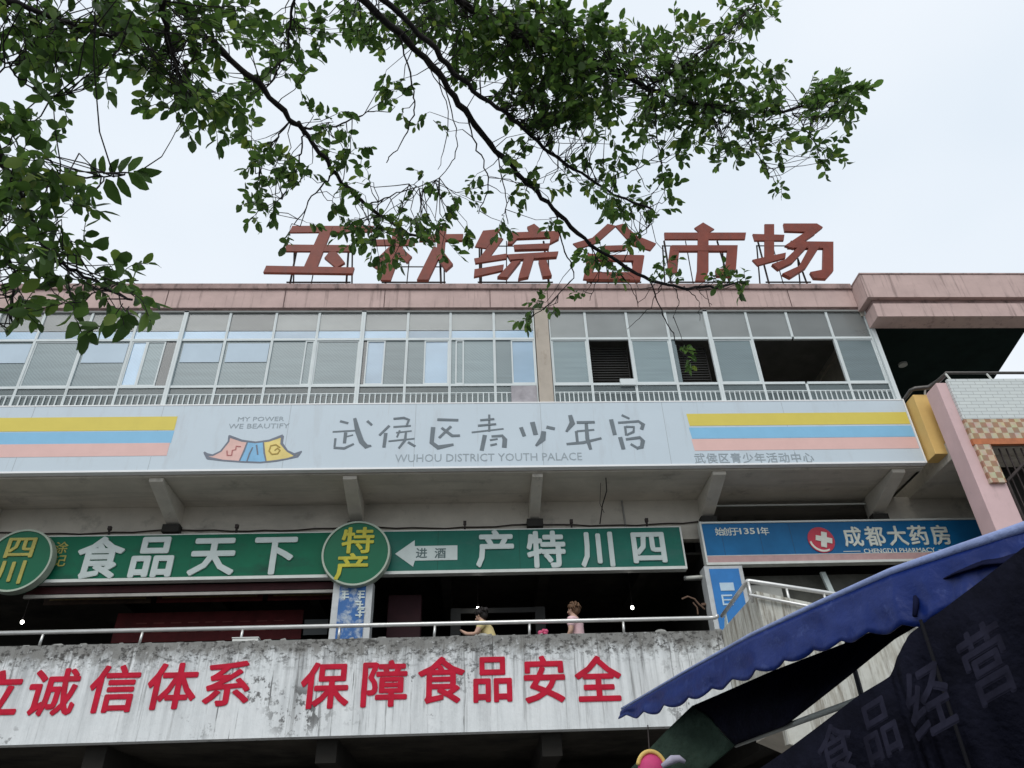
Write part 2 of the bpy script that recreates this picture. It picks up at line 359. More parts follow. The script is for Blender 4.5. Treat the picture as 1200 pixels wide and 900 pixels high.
# roof fascia
bp_('roof_fascia', MB().box(XL, 8.55, 12.95, 13.35, 12.31, 12.80), pinkc)
bp_('roof_coping', MB().box(XL, 8.55, 12.90, 13.40, 12.803, 12.955), copec, bevel=.015)
g = MB()
for x in (-8.9, -6.6, -4.1, -1.95, .35, 1.48, 1.62, 3.6, 5.2, 7.05): g.box(x, x+.018, 12.946, 12.95, 12.315, 12.795)
bp_('fascia_joint', g, mat('joint_dark', (.12, .08, .075), .9))
bp_('roof_slab', MB().box(XL, XR, 13.40, 22, 12.31, 12.60), conc)
bp_('drip_shadow_strip', MB().box(XL, 8.55, 13.0, 13.35, 12.27, 12.308), copec)
# projecting pink roof of the corner bay
bp_('corner_roof_fascia', MB().box(8.56, 13.3, 12.5, 13.0, 12.21, 12.86), pinkc)
bp_('corner_roof_coping', MB().box(8.55, 13.31, 12.485, 13.0, 12.863, 12.90), copec)
bp_('corner_roof_groove', MB().box(8.70, 13.2, 12.62, 13.0, 12.08, 12.207), copec)
bp_('corner_roof_lower_band', MB().box(8.66, 13.2, 12.56, 12.98, 11.72, 12.078), pinkc)
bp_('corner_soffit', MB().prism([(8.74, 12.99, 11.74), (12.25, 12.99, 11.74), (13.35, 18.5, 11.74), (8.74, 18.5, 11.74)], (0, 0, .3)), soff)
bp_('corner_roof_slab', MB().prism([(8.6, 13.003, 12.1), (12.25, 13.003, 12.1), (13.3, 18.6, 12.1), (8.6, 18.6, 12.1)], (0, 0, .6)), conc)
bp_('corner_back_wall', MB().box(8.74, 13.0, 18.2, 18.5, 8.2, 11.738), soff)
bp_('corner_ceiling_lamp', MB().disc((0, 0), .0, 0, 0, 3) if False else MB().tube([(10.05, 14.35, 11.738), (10.05, 14.35, 11.69)], .10, 16), mat('lamp_glass', (.35, .37, .36), .3))
# end walls, floors
bp_('end_wall', MB().box(8.66, 8.735, 13.15, 22, 8.3, 12.3), conc)
bp_('upper_floor_slab', MB().box(XL, XR, 13.0, 22, 8.30, 8.62), conc)
bp_('corner_floor_slab', MB().box(9.03, 13.0, 12.1, 18.5, 8.25, 8.6), conc)
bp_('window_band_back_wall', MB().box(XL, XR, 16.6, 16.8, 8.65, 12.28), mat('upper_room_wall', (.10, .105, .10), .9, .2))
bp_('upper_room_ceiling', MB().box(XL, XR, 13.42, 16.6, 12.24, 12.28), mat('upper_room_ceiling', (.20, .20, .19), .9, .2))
bp_('sill_wall', MB().box(XL, XR, 13.0, 13.3, 8.65, 9.82), conc)
# walkway storey
bp_('shopfront_wall', MB().box(XL, 4.75, 14.3, 14.5, 7.45, 8.297).box(8.15, 13.2, 14.3, 14.5, 7.45, 8.297).box(4.75, 8.15, 14.3, 14.5, 7.45, 7.62), conc)
bp_('walkway_slab', MB().box(XL, 13.2, 13.0, 19.5, 3.80, 4.10).box(XL, 13.2, 13.22, 19.5, 4.10, 4.35), conc)
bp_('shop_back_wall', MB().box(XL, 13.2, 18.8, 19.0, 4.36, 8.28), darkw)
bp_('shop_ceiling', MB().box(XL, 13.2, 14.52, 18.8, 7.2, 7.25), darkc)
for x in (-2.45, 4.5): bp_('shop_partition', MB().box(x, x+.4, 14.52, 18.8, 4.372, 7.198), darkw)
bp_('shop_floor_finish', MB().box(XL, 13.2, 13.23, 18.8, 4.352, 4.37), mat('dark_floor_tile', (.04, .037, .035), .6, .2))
for x in (-9.42, -5.89, -2.34, 1.19, 4.69, 8.22):      # cantilever beams, thicker at the wall
    wb = .26 if x != 1.19 else .2
    bp_('beam', MB().prism([(x-wb/2, 13.02, 8.297), (x-wb/2, 13.02, 8.22), (x-wb/2, 14.298, 7.86), (x-wb/2, 14.298, 8.297)], (wb, 0, 0)), beige if False else mat('beam_concrete', (.55, .515, .45), .85, .12, 2.5, stain=((.2, .19, .16), 3, (1, 1, 1), .6, .8)), bevel=.012)
    bp_('beam_seat', MB().box(x-.16, x+.16, 14.12, 14.298, 7.70, 7.858), mat('dark_bracket', (.03, .028, .025), .8, .2))
bp_('opening_head_bar', MB().box(4.95, 8.1, 14.33, 14.36, 8.16, 8.19), strim)
bp_('opening_lining', MB().box(4.75, 8.15, 15.6, 15.7, 7.25, 8.29), darkw)
# parapet with the red slogan
par = bp_('parapet', MB().box(XL, 4.16, 12.99, 13.2, 3.785, 5.265), parm)
# give it a worn, slightly irregular top edge
g = MB(); rr = random.Random(3); x = XL
while x < 4.05:
    wd = rr.uniform(.05, .22); h = abs(rr.gauss(0, .018))+.004; y0 = 13.0+rr.uniform(0, .06)
    g.prism([(x, y0, 5.26), (x+wd, y0, 5.26), (x+wd*.8, y0, 5.265+h), (x+wd*.25, y0, 5.265+h*rr.uniform(.6, 1))], (0, .12, 0)); x += wd+rr.uniform(0, .25)
for px in (566, 775): 
    c = at(px, 742, Y=13.05); g.ball((c[0], 13.08, 5.27), .11, .06, .06)
g.build('crumbling_edge', mat('rubble', (.30, .30, .28), .9, .5, 7.0), par)
SL = [('立', -3, 813, 56, 54), ('诚', 62, 811, 56, 55), ('信', 134, 807, 56, 55), ('体', 202, 804, 56, 54), ('系', 267, 801, 56, 53),
      ('保', 381, 803, 54, 54), ('障', 450, 801, 54, 54), ('食', 517, 797, 53, 54), ('品', 577, 795, 48, 55), ('安', 638, 796, 50, 55), ('全', 701, 796, 52, 54)]
for ch, cx, cy, w_, h_ in SL:
    g = MB(); glyph_px(g, ch, cx, cy, w_, h_, 12.987, .012, .019); g.build('red_character', redsl, par)
# underside of the walkway and ground-floor shops
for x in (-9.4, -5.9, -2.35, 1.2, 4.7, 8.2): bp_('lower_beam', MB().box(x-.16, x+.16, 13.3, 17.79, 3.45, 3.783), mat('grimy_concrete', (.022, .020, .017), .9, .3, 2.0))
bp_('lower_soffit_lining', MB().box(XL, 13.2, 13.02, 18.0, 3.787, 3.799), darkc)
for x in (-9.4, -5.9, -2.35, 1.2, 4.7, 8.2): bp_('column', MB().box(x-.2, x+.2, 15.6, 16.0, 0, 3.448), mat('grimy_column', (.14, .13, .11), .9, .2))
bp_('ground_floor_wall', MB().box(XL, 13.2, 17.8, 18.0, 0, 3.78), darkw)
bp_('ground_floor_signboard', MB().box(-9.2, 4.5, 15.4, 15.5, 2.7, 3.3), mat('dull_red_board', (.07, .012, .012), .7, .3))
# cables and small fittings under the soffit
g = MB(); 
g.tube([at(710, 560, Y=13.2), at(711, 575, Y=13.4), at(706, 592, Y=13.9), at(703, 614, Y=14.2)], .012, 6)
g.tube([at(704, 566, Y=13.2), at(703, 590, Y=13.7), at(708, 601, Y=14.0)], .006, 6)
bp_('loose_cable', g, iron)
for x0, x1 in ((-12.5, -9.5), (-9.3, -6.0), (-5.75, -2.5), (-2.2, 1.05), (1.35, 4.5)):
    pts = [(x0+(x1-x0)*k/10, 14.27, 7.80-.05*math.sin(math.pi*k/10)-.012*math.sin(k*2.1+x0)) for k in range(11)]
    bp_('cable_run', MB().tube(pts, .014, 6), iron)
bp_('conduit', MB().tube([(3.0, 14.28, 8.29), (3.02, 14.28, 7.66)], .018, 6), mat('conduit_grey', (.3, .29, .27), .6))
# main windows ------------------------------------------------------
EX = [-11.82, -10.9, -9.98, -9.05, -8.07, -7.1, -6.12, -5.19, -4.22, -3.31, -2.36, -1.41, -.5, .43, 1.30]
EX2 = [1.62, 2.42, 3.33, 4.20, 5.09, 6.0, 6.91, 7.82, 8.68]
YW = 13.02
Z0, ZB, ZT, ZU = 9.84, 10.33, 11.50, 12.27    # sill, window bottom, transom, head
gl_grey = glassmat('frosted_grey_glass', (.205, .27, .285), .9, .3)
gl_pale = glassmat('sky_reflect_glass', (.33, .47, .60), .88, .15)  # sky reflection put into the panes as a pale blue colour
gl_top = glassmat('transom_glass', (.34, .36, .355), .6, .2)
gl_low = glassmat('lower_glass', (.13, .165, .17), .65, .25)
gl_smoke = glassmat('smoky_glass', (.07, .085, .09), .8, .1)
blind = mat('pale_blind', (.50, .60, .68), .7, .05, 2.0)
bp_('transom_beam', MB().box(XL, XR, 13.14, 13.29, 11.84, 12.16), mat('inner_beam', (.60, .50, .43), .8, .08, 1.0))
bp_('window_head', MB().box(XL, XR, 13.0, 13.3, 12.225, 12.265), mat('head_grey', (.30, .31, .30), .7, .1))
kinds = {-9.05: 'grey', -8.07: 'blind', -7.1: 'sash3', -6.12: 'blind', -5.19: 'blind', -4.22: 'sashr', -3.31: 'grey', -2.36: 'bluel', -1.41: 'bluer', -.5: 'sashl', .43: 'bluer',
         1.62: 'grey', 2.42: 'open', 3.33: 'grey', 4.20: 'open', 5.09: 'grey', 6.0: 'open2', 6.91: 'open3', 7.82: 'grey', -9.98: 'blind', -10.9: 'grey', -11.82: 'grey'}
def bar(g, x0, x1, z0, z1, y0=YW, d=.06): g.box(x0, x1, y0, y0+d, z0, z1)
ALLB = list(zip(EX[:-1], EX[1:])) + list(zip(EX2[:-1], EX2[1:]))
wide = {-9.98, -6.12, -2.36, 5.09}
for a, b in ALLB:
    k = kinds.get(a, 'grey'); hwL = .045 if a in wide else .025; hwR = .045 if b in wide else .025
    f = MB()
    for xa_, xb_, skip in ((a+.001, a+hwL, k == 'open3'), (b-hwR, b-.001, k == 'open2')):
        yw_ = YW-(.02 if xb_-xa_ > .03 else 0)
        if skip: bar(f, xa_, xb_, Z0, ZB-.03, yw_); bar(f, xa_, xb_, ZT+.03, ZU, yw_)
        else: bar(f, xa_, xb_, Z0, ZU, yw_)
    x0, x1 = a+hwL, b-hwR
    bar(f, x0, x1, ZT-.025, ZT+.03); bar(f, x0, x1, ZB-.03, ZB+.025); bar(f, x0, x1, Z0-.02, Z0+.03); bar(f, x0, x1, ZU-.03, ZU); bar(f, x0, x1, 10.10, 10.125, YW+.02, .03)
    win = f.build('window', whitef, B)
    tag(win, None)
    p = MB(); 
    MB().box(x0, x1, YW+.025, YW+.031, ZT+.03 if a > 1.5 else ZT+.25, ZU-.03).build('transom_pane', gl_top, win)
    if a < 1.5: MB().box(x0, x1, YW+.025, YW+.031, ZT+.03, ZT+.235).build('transom_sky_reflect_strip', gl_pale, win)  # separate strip carrying the painted sky reflection
    MB().box(x0, x1, YW+.022, YW+.028, Z0+.03, 10.10).box(x0, x1, YW+.022, YW+.028, 10.126, ZB-.03).build('lower_pane', gl_low, win)
    bl = MB(); n_ = 8
    for i in range(1, n_): xx = x0+(x1-x0)*i/n_; bl.box(xx-.011, xx+.011, YW-.004, YW+.016, Z0+.03, 10.12)
    bl.box(x0, x1, YW-.004, YW+.016, 10.121, 10.14); bl.build('baluster_panel', whitef, win)
    za, zb = ZB+.025, ZT-.025
    def pane(u0, u1, m, y=YW+.03, za=za, zb=zb, nm='pane'): MB().box(x0+(x1-x0)*u0, x0+(x1-x0)*u1, y, y+.006, za, zb).build(nm, m, win)
    def sash(u0, u1, y=YW+.05, t=.028):
        s_ = MB(); xa, xb = x0+(x1-x0)*u0, x0+(x1-x0)*u1
        s_.box(xa, xa+t, y, y+.03, za, zb).box(xb-t, xb, y, y+.03, za, zb).box(xa+t, xb-t, y, y+.03, za, za+.03).box(xa+t, xb-t, y, y+.03, zb-.03, zb); s_.build('sash', whitef, win)
    if k == 'grey': sash(0, 1, YW+.02); pane(.03, .97, gl_grey)
    elif k == 'blind':
        pane(0, 1, gl_grey if a != -5.19 else gl_grey); MB().box(x0+.05, x1-.02, YW+.018, YW+.024, za+(zb-za)*.52, zb-.06).build('blind', blind, win)
        sash(0, .06 if a != -8.07 else .30)
    elif k == 'sash3': pane(.03, .32, gl_pale); pane(.32, .72, gl_grey); pane(.74, 1, gl_smoke); sash(0, .34, YW+.012); sash(.34, .75, YW+.014)
    elif k == 'sashr': pane(0, 1, gl_grey); sash(.78, 1, YW+.01)
    elif k == 'sashl': pane(0, 1, gl_grey); sash(.1, .3, YW+.01)
    elif k == 'bluel': pane(0, .1, gl_smoke); pane(.1, .5, gl_pale); pane(.5, 1, gl_grey); sash(.08, .52, YW+.01)
    elif k == 'bluer': pane(0, .42, gl_grey); pane(.42, 1, gl_pale); sash(.4, 1, YW+.01)
    elif k == 'open': 
        if a == 4.20: pane(0, .12, gl_grey)
# the wide opening has no middle mullion: its two bays keep only the transom mullion
for xa, xb in ((2.46, 3.30), (4.3, 5.03)):
    g = MB().box(xa-.02, xa, 13.345, 13.365, ZB+.02, ZT).box(xb, xb+.02, 13.345, 13.365, ZB+.02, ZT)
    for i in range(18): g.box(xa, xb, 13.35, 13.36, ZB+.05+i*.064, ZB+.074+i*.064)
    bp_('louvre', g, mat('louvre_dark', (.024, .024, .023), .6))
bp_('white_sill_box', MB().box(3.0, 3.33, 12.98, 13.04, ZB-.05, ZB+.10), whitef)
col = bp_('facade_column', MB().box(1.315, 1.605, 12.97, 13.28, 9.80, 12.305), beige, bevel=.01)
bp_('end_post', MB().box(8.685, 8.775, 12.97, 13.14, 9.76, 12.3), whitef)
bp_('stained_panel', MB().box(.75, 1.27, 13.0, 13.02, 9.87, 10.28), mat('mauve_panel', (.36, .34, .36), .7, .25, 5))

# ------------------------------------------------------------------ long white banner sign
sg = thing('banner_sign', (-2, 12.85, 8.36), 'long white banner sign with grey brush lettering, roof emblem and yellow, blue and pink stripes', 'sign')
YS = 12.86
MB().box(XL, 8.70, YS, 12.985, 8.375, 9.77).build('board', signw, sg)
MB().box(XL, 8.70, YS-.012, 12.985, 8.335, 8.372).box(XL, 8.70, YS-.006, 12.985, 9.773, 9.80).box(8.703, 8.735, YS-.012, 12.985, 8.335, 9.80).build('edge_trim', sedge, sg)
for px0, px1, m, ya, yb, slant in ((0, 208, yel, 489, 505, 0), (0, 204, blu, 506, 520, 0), (0, 199, pnk, 520, 535, 0)):
    xr0, xr1 = at(px1, ya, Y=YS)[0], at(px1-4, yb, Y=YS)[0]; z1, z0 = at(100, ya, Y=YS)[2], at(100, yb, Y=YS)[2]
    MB().prism([(XL, YS-.004, z0), (xr1, YS-.004, z0), (xr0, YS-.004, z1), (XL, YS-.004, z1)], (0, .006, 0)).build('stripe', m, sg)
for px0, m, ya, yb in ((804, yel, 484, 498), (807, blu, 500, 513), (810, pnk, 513.5, 527)):
    xa, xb = at(px0, ya, Y=YS)[0], at(px0+4, yb, Y=YS)[0]; z1, z0 = at(930, ya, Y=YS)[2], at(930, yb, Y=YS)[2]
    MB().prism([(xb, YS-.004, z0), (8.69, YS-.004, z0), (8.69, YS-.004, z1), (xa, YS-.004, z1)], (0, .006, 0)).build('stripe', m, sg)
seam = mat('seam_grey', (.36, .40, .42), .6, .1)
for x in (-10.9, -8.45, -6.02, -3.58, -1.15, 1.3, 3.74, 6.18): MB().box(x, x+.008, YS-.0015, YS+.01, 8.38, 9.765).build('panel_seam', seam, sg)
T1 = lambda L_: [(380+x/6, 475+y/6) for x, y in L_]
T2 = lambda L_: [(570+x/6, 475+y/6) for x, y in L_]
YT = YS-.003
chars = [
 (T1, [([(115, 112), (165, 125)], 16), ([(62, 186), (240, 176)], 11), ([(150, 195), (142, 262)], 20), ([(150, 222), (200, 208)], 9), ([(78, 235), (72, 290)], 13), ([(70, 298), (140, 302), (205, 272)], 13), ([(215, 95), (235, 180), (262, 255), (296, 290), (328, 284)], [16, 26, 26, 24, 8]), ([(305, 112), (332, 136)], 15)]),
 (T1, [([(455, 145), (390, 208)], 14), ([(432, 200), (420, 290)], 20), ([(490, 94), (560, 88), (595, 100), (578, 145)], 12), ([(490, 152), (606, 144)], 14), ([(508, 192), (612, 180)], 11), ([(530, 178), (512, 222)], 12), ([(455, 252), (632, 234)], 11), ([(574, 192), (568, 245), (525, 300)], 13), ([(592, 260), (636, 286)], 15)]),
 (T1, [([(800, 100), (938, 104)], 18), ([(765, 160), (755, 262), (800, 296), (905, 276)], [22, 22, 24, 12]), ([(888, 150), (810, 226)], 16), ([(828, 160), (900, 214), (950, 212)], 15)]),
 (T1, [([(1100, 104), (1192, 96)], 13), ([(1085, 142), (1205, 132)], 13), ([(1040, 190), (1258, 165)], 12), ([(1160, 68), (1160, 182)], 14), ([(1128, 215), (1108, 312)], 26), ([(1180, 218), (1252, 214), (1270, 240), (1266, 290)], [12, 16, 24, 24]), ([(1168, 244), (1216, 236)], 12), ([(1172, 280), (1210, 272)], 14)]),
 (T2, [([(245, 160), (265, 212)], 24), ([(325, 125), (345, 200)], 30), ([(428, 153), (476, 164)], 20), ([(402, 190), (396, 235), (350, 282)], [24, 30, 10])]),
 (T2, [([(590, 75), (604, 125), (563, 182)], [20, 28, 10]), ([(640, 120), (757, 118)], 17), ([(640, 182), (755, 172)], 14), ([(632, 185), (640, 258)], 18), ([(568, 272), (680, 262), (805, 232)], 16), ([(702, 130), (710, 235), (732, 306)], 20)]),
 (T2, [([(955, 70), (1002, 92)], 15), ([(878, 105), (902, 202)], 26), ([(930, 122), (1070, 112), (1102, 135), (1092, 165)], [12, 14, 22, 18]), ([(975, 150), (982, 208)], 14), ([(985, 150), (1038, 152), (1034, 186), (990, 206)], 13), ([(942, 230), (962, 302)], 26), ([(985, 238), (1080, 226), (1100, 250), (1092, 292), (1058, 302)], [12, 16, 22, 20, 12]), ([(1018, 274), (1056, 296)], 14)])]
for T, strokes in chars:
    g = MB()
    for pts, ws in strokes:
        q = [w_/6*1.4 for w_ in ws] if hasattr(ws, '__len__') else ws/6*1.45
        ribbon(g, T(pts), q, YT)
    g.build('brush_character', sgrey, sg)
def zpx(px, py, Y): return at(px, py, Y=Y)[2]
def xpx(px, py, Y): return at(px, py, Y=Y)[0]
g = MB(); latin(g, 'WUHOU DISTRICT YOUTH PALACE', xpx(463, 536, YS), xpx(682, 536, YS), zpx(570, 540.5, YS), zpx(570, 531.5, YS), YS-.001, .003); g.build('lettering', sgrey2, sg)
g = MB()
for i, ch in enumerate('武侯区青少年活动中心'): glyph_px(g, ch, 820+i*14.1, 537-i*.1, 12.5, 12, YS-.001, .004, .01)
g.build('lettering', sgrey2, sg)
g = MB(); latin(g, 'MY POWER', xpx(279, 491, YS), xpx(333, 491, YS), zpx(300, 493.5, YS), zpx(300, 488.5, YS), YS-.001, .003); g.build('lettering', sgrey2, sg)
g = MB(); latin(g, 'WE BEAUTIFY', xpx(268, 499, YS), xpx(339, 499, YS), zpx(300, 502, YS), zpx(300, 496.5, YS), YS-.001, .003); g.build('lettering', sgrey2, sg)
# emblem: a curved roof in three colours
T3 = lambda L_: [(230+x/7.5, 475+y/7.5) for x, y in L_]
pieces = [([(80, 420), (145, 440), (215, 405), (285, 320), (300, 280), (370, 305), (445, 322), (385, 492), (230, 482), (110, 465)], mat('emblem_pink', (.70, .45, .40), .5)),
          ([(445, 322), (520, 327), (590, 322), (612, 497), (500, 503), (385, 492)], mat('emblem_blue', (.22, .46, .68), .5)),
          ([(590, 322), (680, 300), (748, 280), (752, 335), (800, 400), (860, 432), (905, 425), (800, 468), (700, 488), (612, 497)], mat('emblem_yellow', (.72, .58, .20), .5))]
for i, (pl, m) in enumerate(pieces):
    g = MB(); polypx(g, T3(pl), YS-.002, .005); g.build('emblem_panel', m, sg)
g = MB()
for pts, ws in (([(70, 412), (90, 435), (145, 438), (215, 403), (283, 318), (292, 268)], [14, 34, 18, 14, 16, 20]), ([(292, 272), (400, 310), (520, 325), (640, 310), (755, 268)], [24, 20, 16, 20, 26]),
                ([(757, 272), (750, 335), (800, 400), (860, 432), (925, 405)], [24, 24, 16, 26, 12]), ([(75, 425), (100, 462), (230, 484), (400, 496), (560, 502), (700, 488), (800, 470), (890, 445), (920, 410)], [14, 28, 14, 14, 14, 16, 14, 26, 12]),
                ([(448, 325), (420, 400), (378, 490)], 14), ([(590, 325), (598, 420), (614, 495)], 14), ([(495, 370), (470, 420), (445, 490)], 12), ([(530, 350), (540, 430)], 16)):
    ribbon(g, T3(pts), [w_/7.5 for w_ in ws] if hasattr(ws, '__len__') else ws/7.5, YS-.0035)
g.build('emblem_outline', mat('emblem_grey', (.17, .19, .23), .6), sg)
g = MB(); ribbon(g, T3([(270, 400), (272, 440), (310, 440), (318, 395), (345, 390), (352, 360), (390, 362)]), 1.6, YS-.0035); g.build('emblem_note', mat('emblem_red', (.42, .16, .15), .6), sg)
g = MB(); ribbon(g, T3([(735, 370), (700, 345), (655, 355), (640, 400), (665, 430), (715, 425), (735, 395), (715, 375), (690, 395)]), 1.6, YS-.0035); g.build('emblem_spiral', mat('emblem_brown', (.36, .25, .06), .6), sg)

# ------------------------------------------------------------------ rooftop characters
O1 = lambda L_: [(300+x/5, 250+y/5) for x, y in L_]
O2 = lambda L_: [(540+x/5, 250+y/5) for x, y in L_]
O3 = lambda L_: [(760+x/5, 250+y/5) for x, y in L_]
YR = 14.0
RC = [
 ('leftmost red rooftop character 玉, three bars on an iron frame', O1, [[(212, 72), (690, 72), (680, 108), (195, 112)], [(178, 182), (580, 186), (572, 224), (165, 222)], [(385, 80), (450, 80), (355, 325), (275, 325)], [(430, 225), (470, 225), (522, 290), (470, 320), (400, 262)], [(60, 308), (577, 318), (566, 355), (42, 348)]], (195, 545), 160),
 ('red rooftop character 林, second from left, half hidden by leaves', O1, [[(690, 152), (935, 150), (930, 186), (680, 188)], [(800, 90), (865, 90), (860, 200), (790, 392), (728, 392), (790, 210)], [(780, 195), (815, 215), (715, 330), (672, 300)], [(850, 200), (915, 255), (885, 292), (835, 240)], [(965, 125), (1215, 122), (1208, 160), (955, 162)], [(1060, 75), (1118, 75), (1105, 230), (1060, 240)], [(1040, 195), (1095, 215), (1010, 392), (942, 392)], [(1085, 210), (1155, 300), (1112, 338), (1050, 240)]], (750, 1100), 250),
 ('red rooftop character 综, third from left', O2, [[(130, 100), (235, 90), (150, 205), (82, 195)], [(205, 135), (250, 148), (160, 270), (105, 265)], [(78, 264), (272, 235), (268, 266), (85, 294)], [(80, 328), (252, 300), (246, 336), (76, 374)], [(388, 80), (430, 62), (467, 92), (455, 125), (410, 130)], [(285, 114), (582, 104), (575, 152), (520, 180), (525, 142), (330, 150), (300, 182), (273, 182)], [(310, 187), (522, 178), (516, 210), (315, 216)], [(270, 244), (572, 226), (562, 258), (290, 276)], [(372, 262), (432, 255), (396, 376), (335, 388), (345, 350)], [(300, 285), (352, 280), (272, 380), (213, 376)], [(455, 280), (500, 278), (534, 370), (480, 376)]], (110, 525), 130),
 ('red rooftop character 合 behind the drooping branch, fourth from left', O2, [[(860, 60), (912, 72), (800, 172), (690, 207), (656, 176), (770, 142)], [(905, 72), (952, 60), (1032, 130), (1145, 176), (1112, 217), (1008, 187)], [(830, 190), (972, 186), (966, 215), (825, 222)], [(745, 236), (802, 240), (782, 322), (762, 390), (716, 386), (735, 300)], [(745, 242), (1072, 246), (1066, 280), (746, 276)], [(1018, 246), (1076, 250), (1052, 396), (990, 396)], [(750, 347), (1050, 347), (1046, 392), (745, 388)]], (750, 1040), 200),
 ('red rooftop character 市 with diamond-topped dot, second from right', O3, [[(320, 52), (387, 92), (320, 132), (268, 85)], [(92, 112), (572, 112), (566, 152), (95, 152)], [(290, 120), (352, 120), (352, 340), (330, 398), (274, 396), (285, 330)], [(128, 190), (182, 190), (168, 350), (106, 352)], [(135, 188), (522, 188), (516, 222), (140, 222)], [(464, 190), (522, 190), (512, 330), (480, 372), (396, 370), (392, 330), (450, 322)]], (120, 480), 130),
 ('rightmost red rooftop character 场, nearest the corner roof', O3, [[(680, 62), (737, 62), (737, 262), (680, 272)], [(610, 120), (797, 125), (792, 160), (622, 160)], [(608, 272), (805, 230), (802, 262), (640, 306)], [(790, 60), (986, 60), (1022, 82), (985, 112), (798, 106)], [(990, 84), (976, 122), (850, 208), (798, 190), (915, 112)], [(815, 202), (900, 166), (1082, 168), (1076, 206), (900, 206)], [(1024, 170), (1082, 170), (1082, 340), (1040, 386), (968, 382), (946, 346), (1020, 332)], [(880, 196), (932, 196), (842, 292), (760, 332), (722, 300), (800, 272)], [(942, 196), (1002, 196), (922, 322), (830, 380), (782, 356), (880, 312)]], (690, 930), 130)]
for lab, T, polys, (fa, fb), ftop in RC:
    q = [at(*p, Y=YR) for pl in polys for p in T(pl)]; cx = np.mean([p[0] for p in q])
    t = thing('rooftop_character', (cx, YR, 12.6), lab, 'rooftop letter', 'red rooftop characters')
    g = MB()
    for i, pl in enumerate(polys):
        y = YR-.004*i; P = [at(*p, Y=YR) for p in T(pl)]
        g.prism([(p[0], y, p[2]) for p in P], (0, .05+.008*i, 0))
    g.build('stroke_panels', redl, t, bevel=.006)
    xa, xb = at(*T([(fa, 300)])[0], Y=YR)[0], at(*T([(fb, 300)])[0], Y=YR)[0]; zt = at(*T([(fa, ftop)])[0], Y=YR)[2]
    fr = MB(); yb = YR+.2; r_ = .026
    for x in (xa, xb):
        fr.tube([(x, yb, 12.6), (x+(.06 if x == xa else -.1), yb, zt)], r_, 6); fr.tube([(x+.02, yb+1.2, 12.6), (x, yb, zt-.15)], .02, 6)
    zb_ = at(*T([(fa, 375)])[0], Y=YR)[2]
    fr.tube([(xa-.05, yb-.02, zb_), (xb+.05, yb-.02, zb_)], .022, 6); fr.tube([(xa, yb-.03, zt-.2), (xb, yb-.03, zt-.2)], .016, 6)
    fr.tube([(xa*.65+xb*.35, yb, 12.6), (xa*.6+xb*.4, yb, zt)], .014, 6)
    fr.build('support_frame', iron, t)

# ------------------------------------------------------------------ shop signs along the walkway
def board(name, lab, x0, x1, z0, z1, y0, m, trim=True, ends=(1, 1)):
    t = thing(name, ((x0+x1)/2, y0, z0), lab, 'shop sign')
    MB().box(x0, x1, y0, y0+.16, z0, z1).build('board', m, t)
    if trim:
        g = MB().box(x0, x1, y0-.02, y0+.15, z0-.06, z0-.002)
        if ends[1]: g.box(x1+.001, x1+.03, y0-.02, y0+.15, z0-.06, z1+.01)
        if ends[0]: g.box(x0-.03, x0-.001, y0-.02, y0+.15, z0-.06, z1+.01)
        g.box(x0, x1, y0-.005, y0+.15, z1+.001, z1+.02)
        g.build('frame_trim', strim, t)
    return t
YG = 14.06
seam_g = mat('seam_green', (.006, .05, .035), .6)
s1 = board('shop_sign', 'long dark green sign reading 食品天下 in pale characters, left of the second round sign', -8.45, -2.35, 6.76, 7.60, YG, green, ends=(0, 0))
for ch, cx, cy, w_, h_ in (('食', 117, 654, 52, 48), ('品', 180, 652, 52, 48), ('天', 250, 651, 52, 46), ('下', 322, 650, 50, 46)):
    g = MB(); glyph_px(g, ch, cx, cy, w_, h_, YG-.001, .03, .024); g.build('character', swhite, s1)
g = MB(); glyph_px(g, '涂', 72, 642, 15, 14, YG-.001, .01, .01); glyph_px(g, '记', 70, 657, 15, 14, YG-.001, .01, .01); g.build('small_characters', goldo, s1)
s2 = board('shop_sign', 'faded green sign with white arrow and four pale characters, right of the round sign', -2.25, 4.03, 6.80, 7.60, YG, green2, ends=(0, 1))
for ch, cx, cy, w_, h_ in (('产', 581, 643, 44, 42), ('特', 640, 644, 44, 42), ('川', 701, 643, 40, 42), ('四', 760, 641, 42, 40)):
    g = MB(); glyph_px(g, ch, cx, cy, w_, h_, YG-.001, .03, .024); g.build('character', swhite, s2)
g = MB(); polypx(g, [(463, 649), (486, 633), (486, 640), (536, 639), (536, 656), (486, 657), (484, 664)], YG-.012, .01); ar = g.build('arrow', swhite, s2)
for ch, cx in (('进', 494), ('酒', 516)): g = MB(); glyph_px(g, ch, cx, 648, 13, 12, YG-.013, .004, .015); g.build('arrow_lettering', mat('arrow_dark', (.10, .15, .15), .6), ar)
for sgn, xs in ((s1, (-6.9, -5.35, -3.8)), (s2, (-.72, .85, 2.4))):
    for x in xs: MB().box(x, x+.007, YG-.0006, YG+.01, 6.82, 7.59).build('panel_seam', seam_g, sgn)
for sgn, xs in ((s1, (-7.0, -4.6)), (s2, (-.2, 1.9, 3.4))):
    for x in xs: MB().tube([(x, 14.1, 7.62), (x, 14.04, 7.74)], .022, 6).box(x-.03, x+.03, 14.02, 14.09, 7.72, 7.79).build('bracket', iron, sgn)
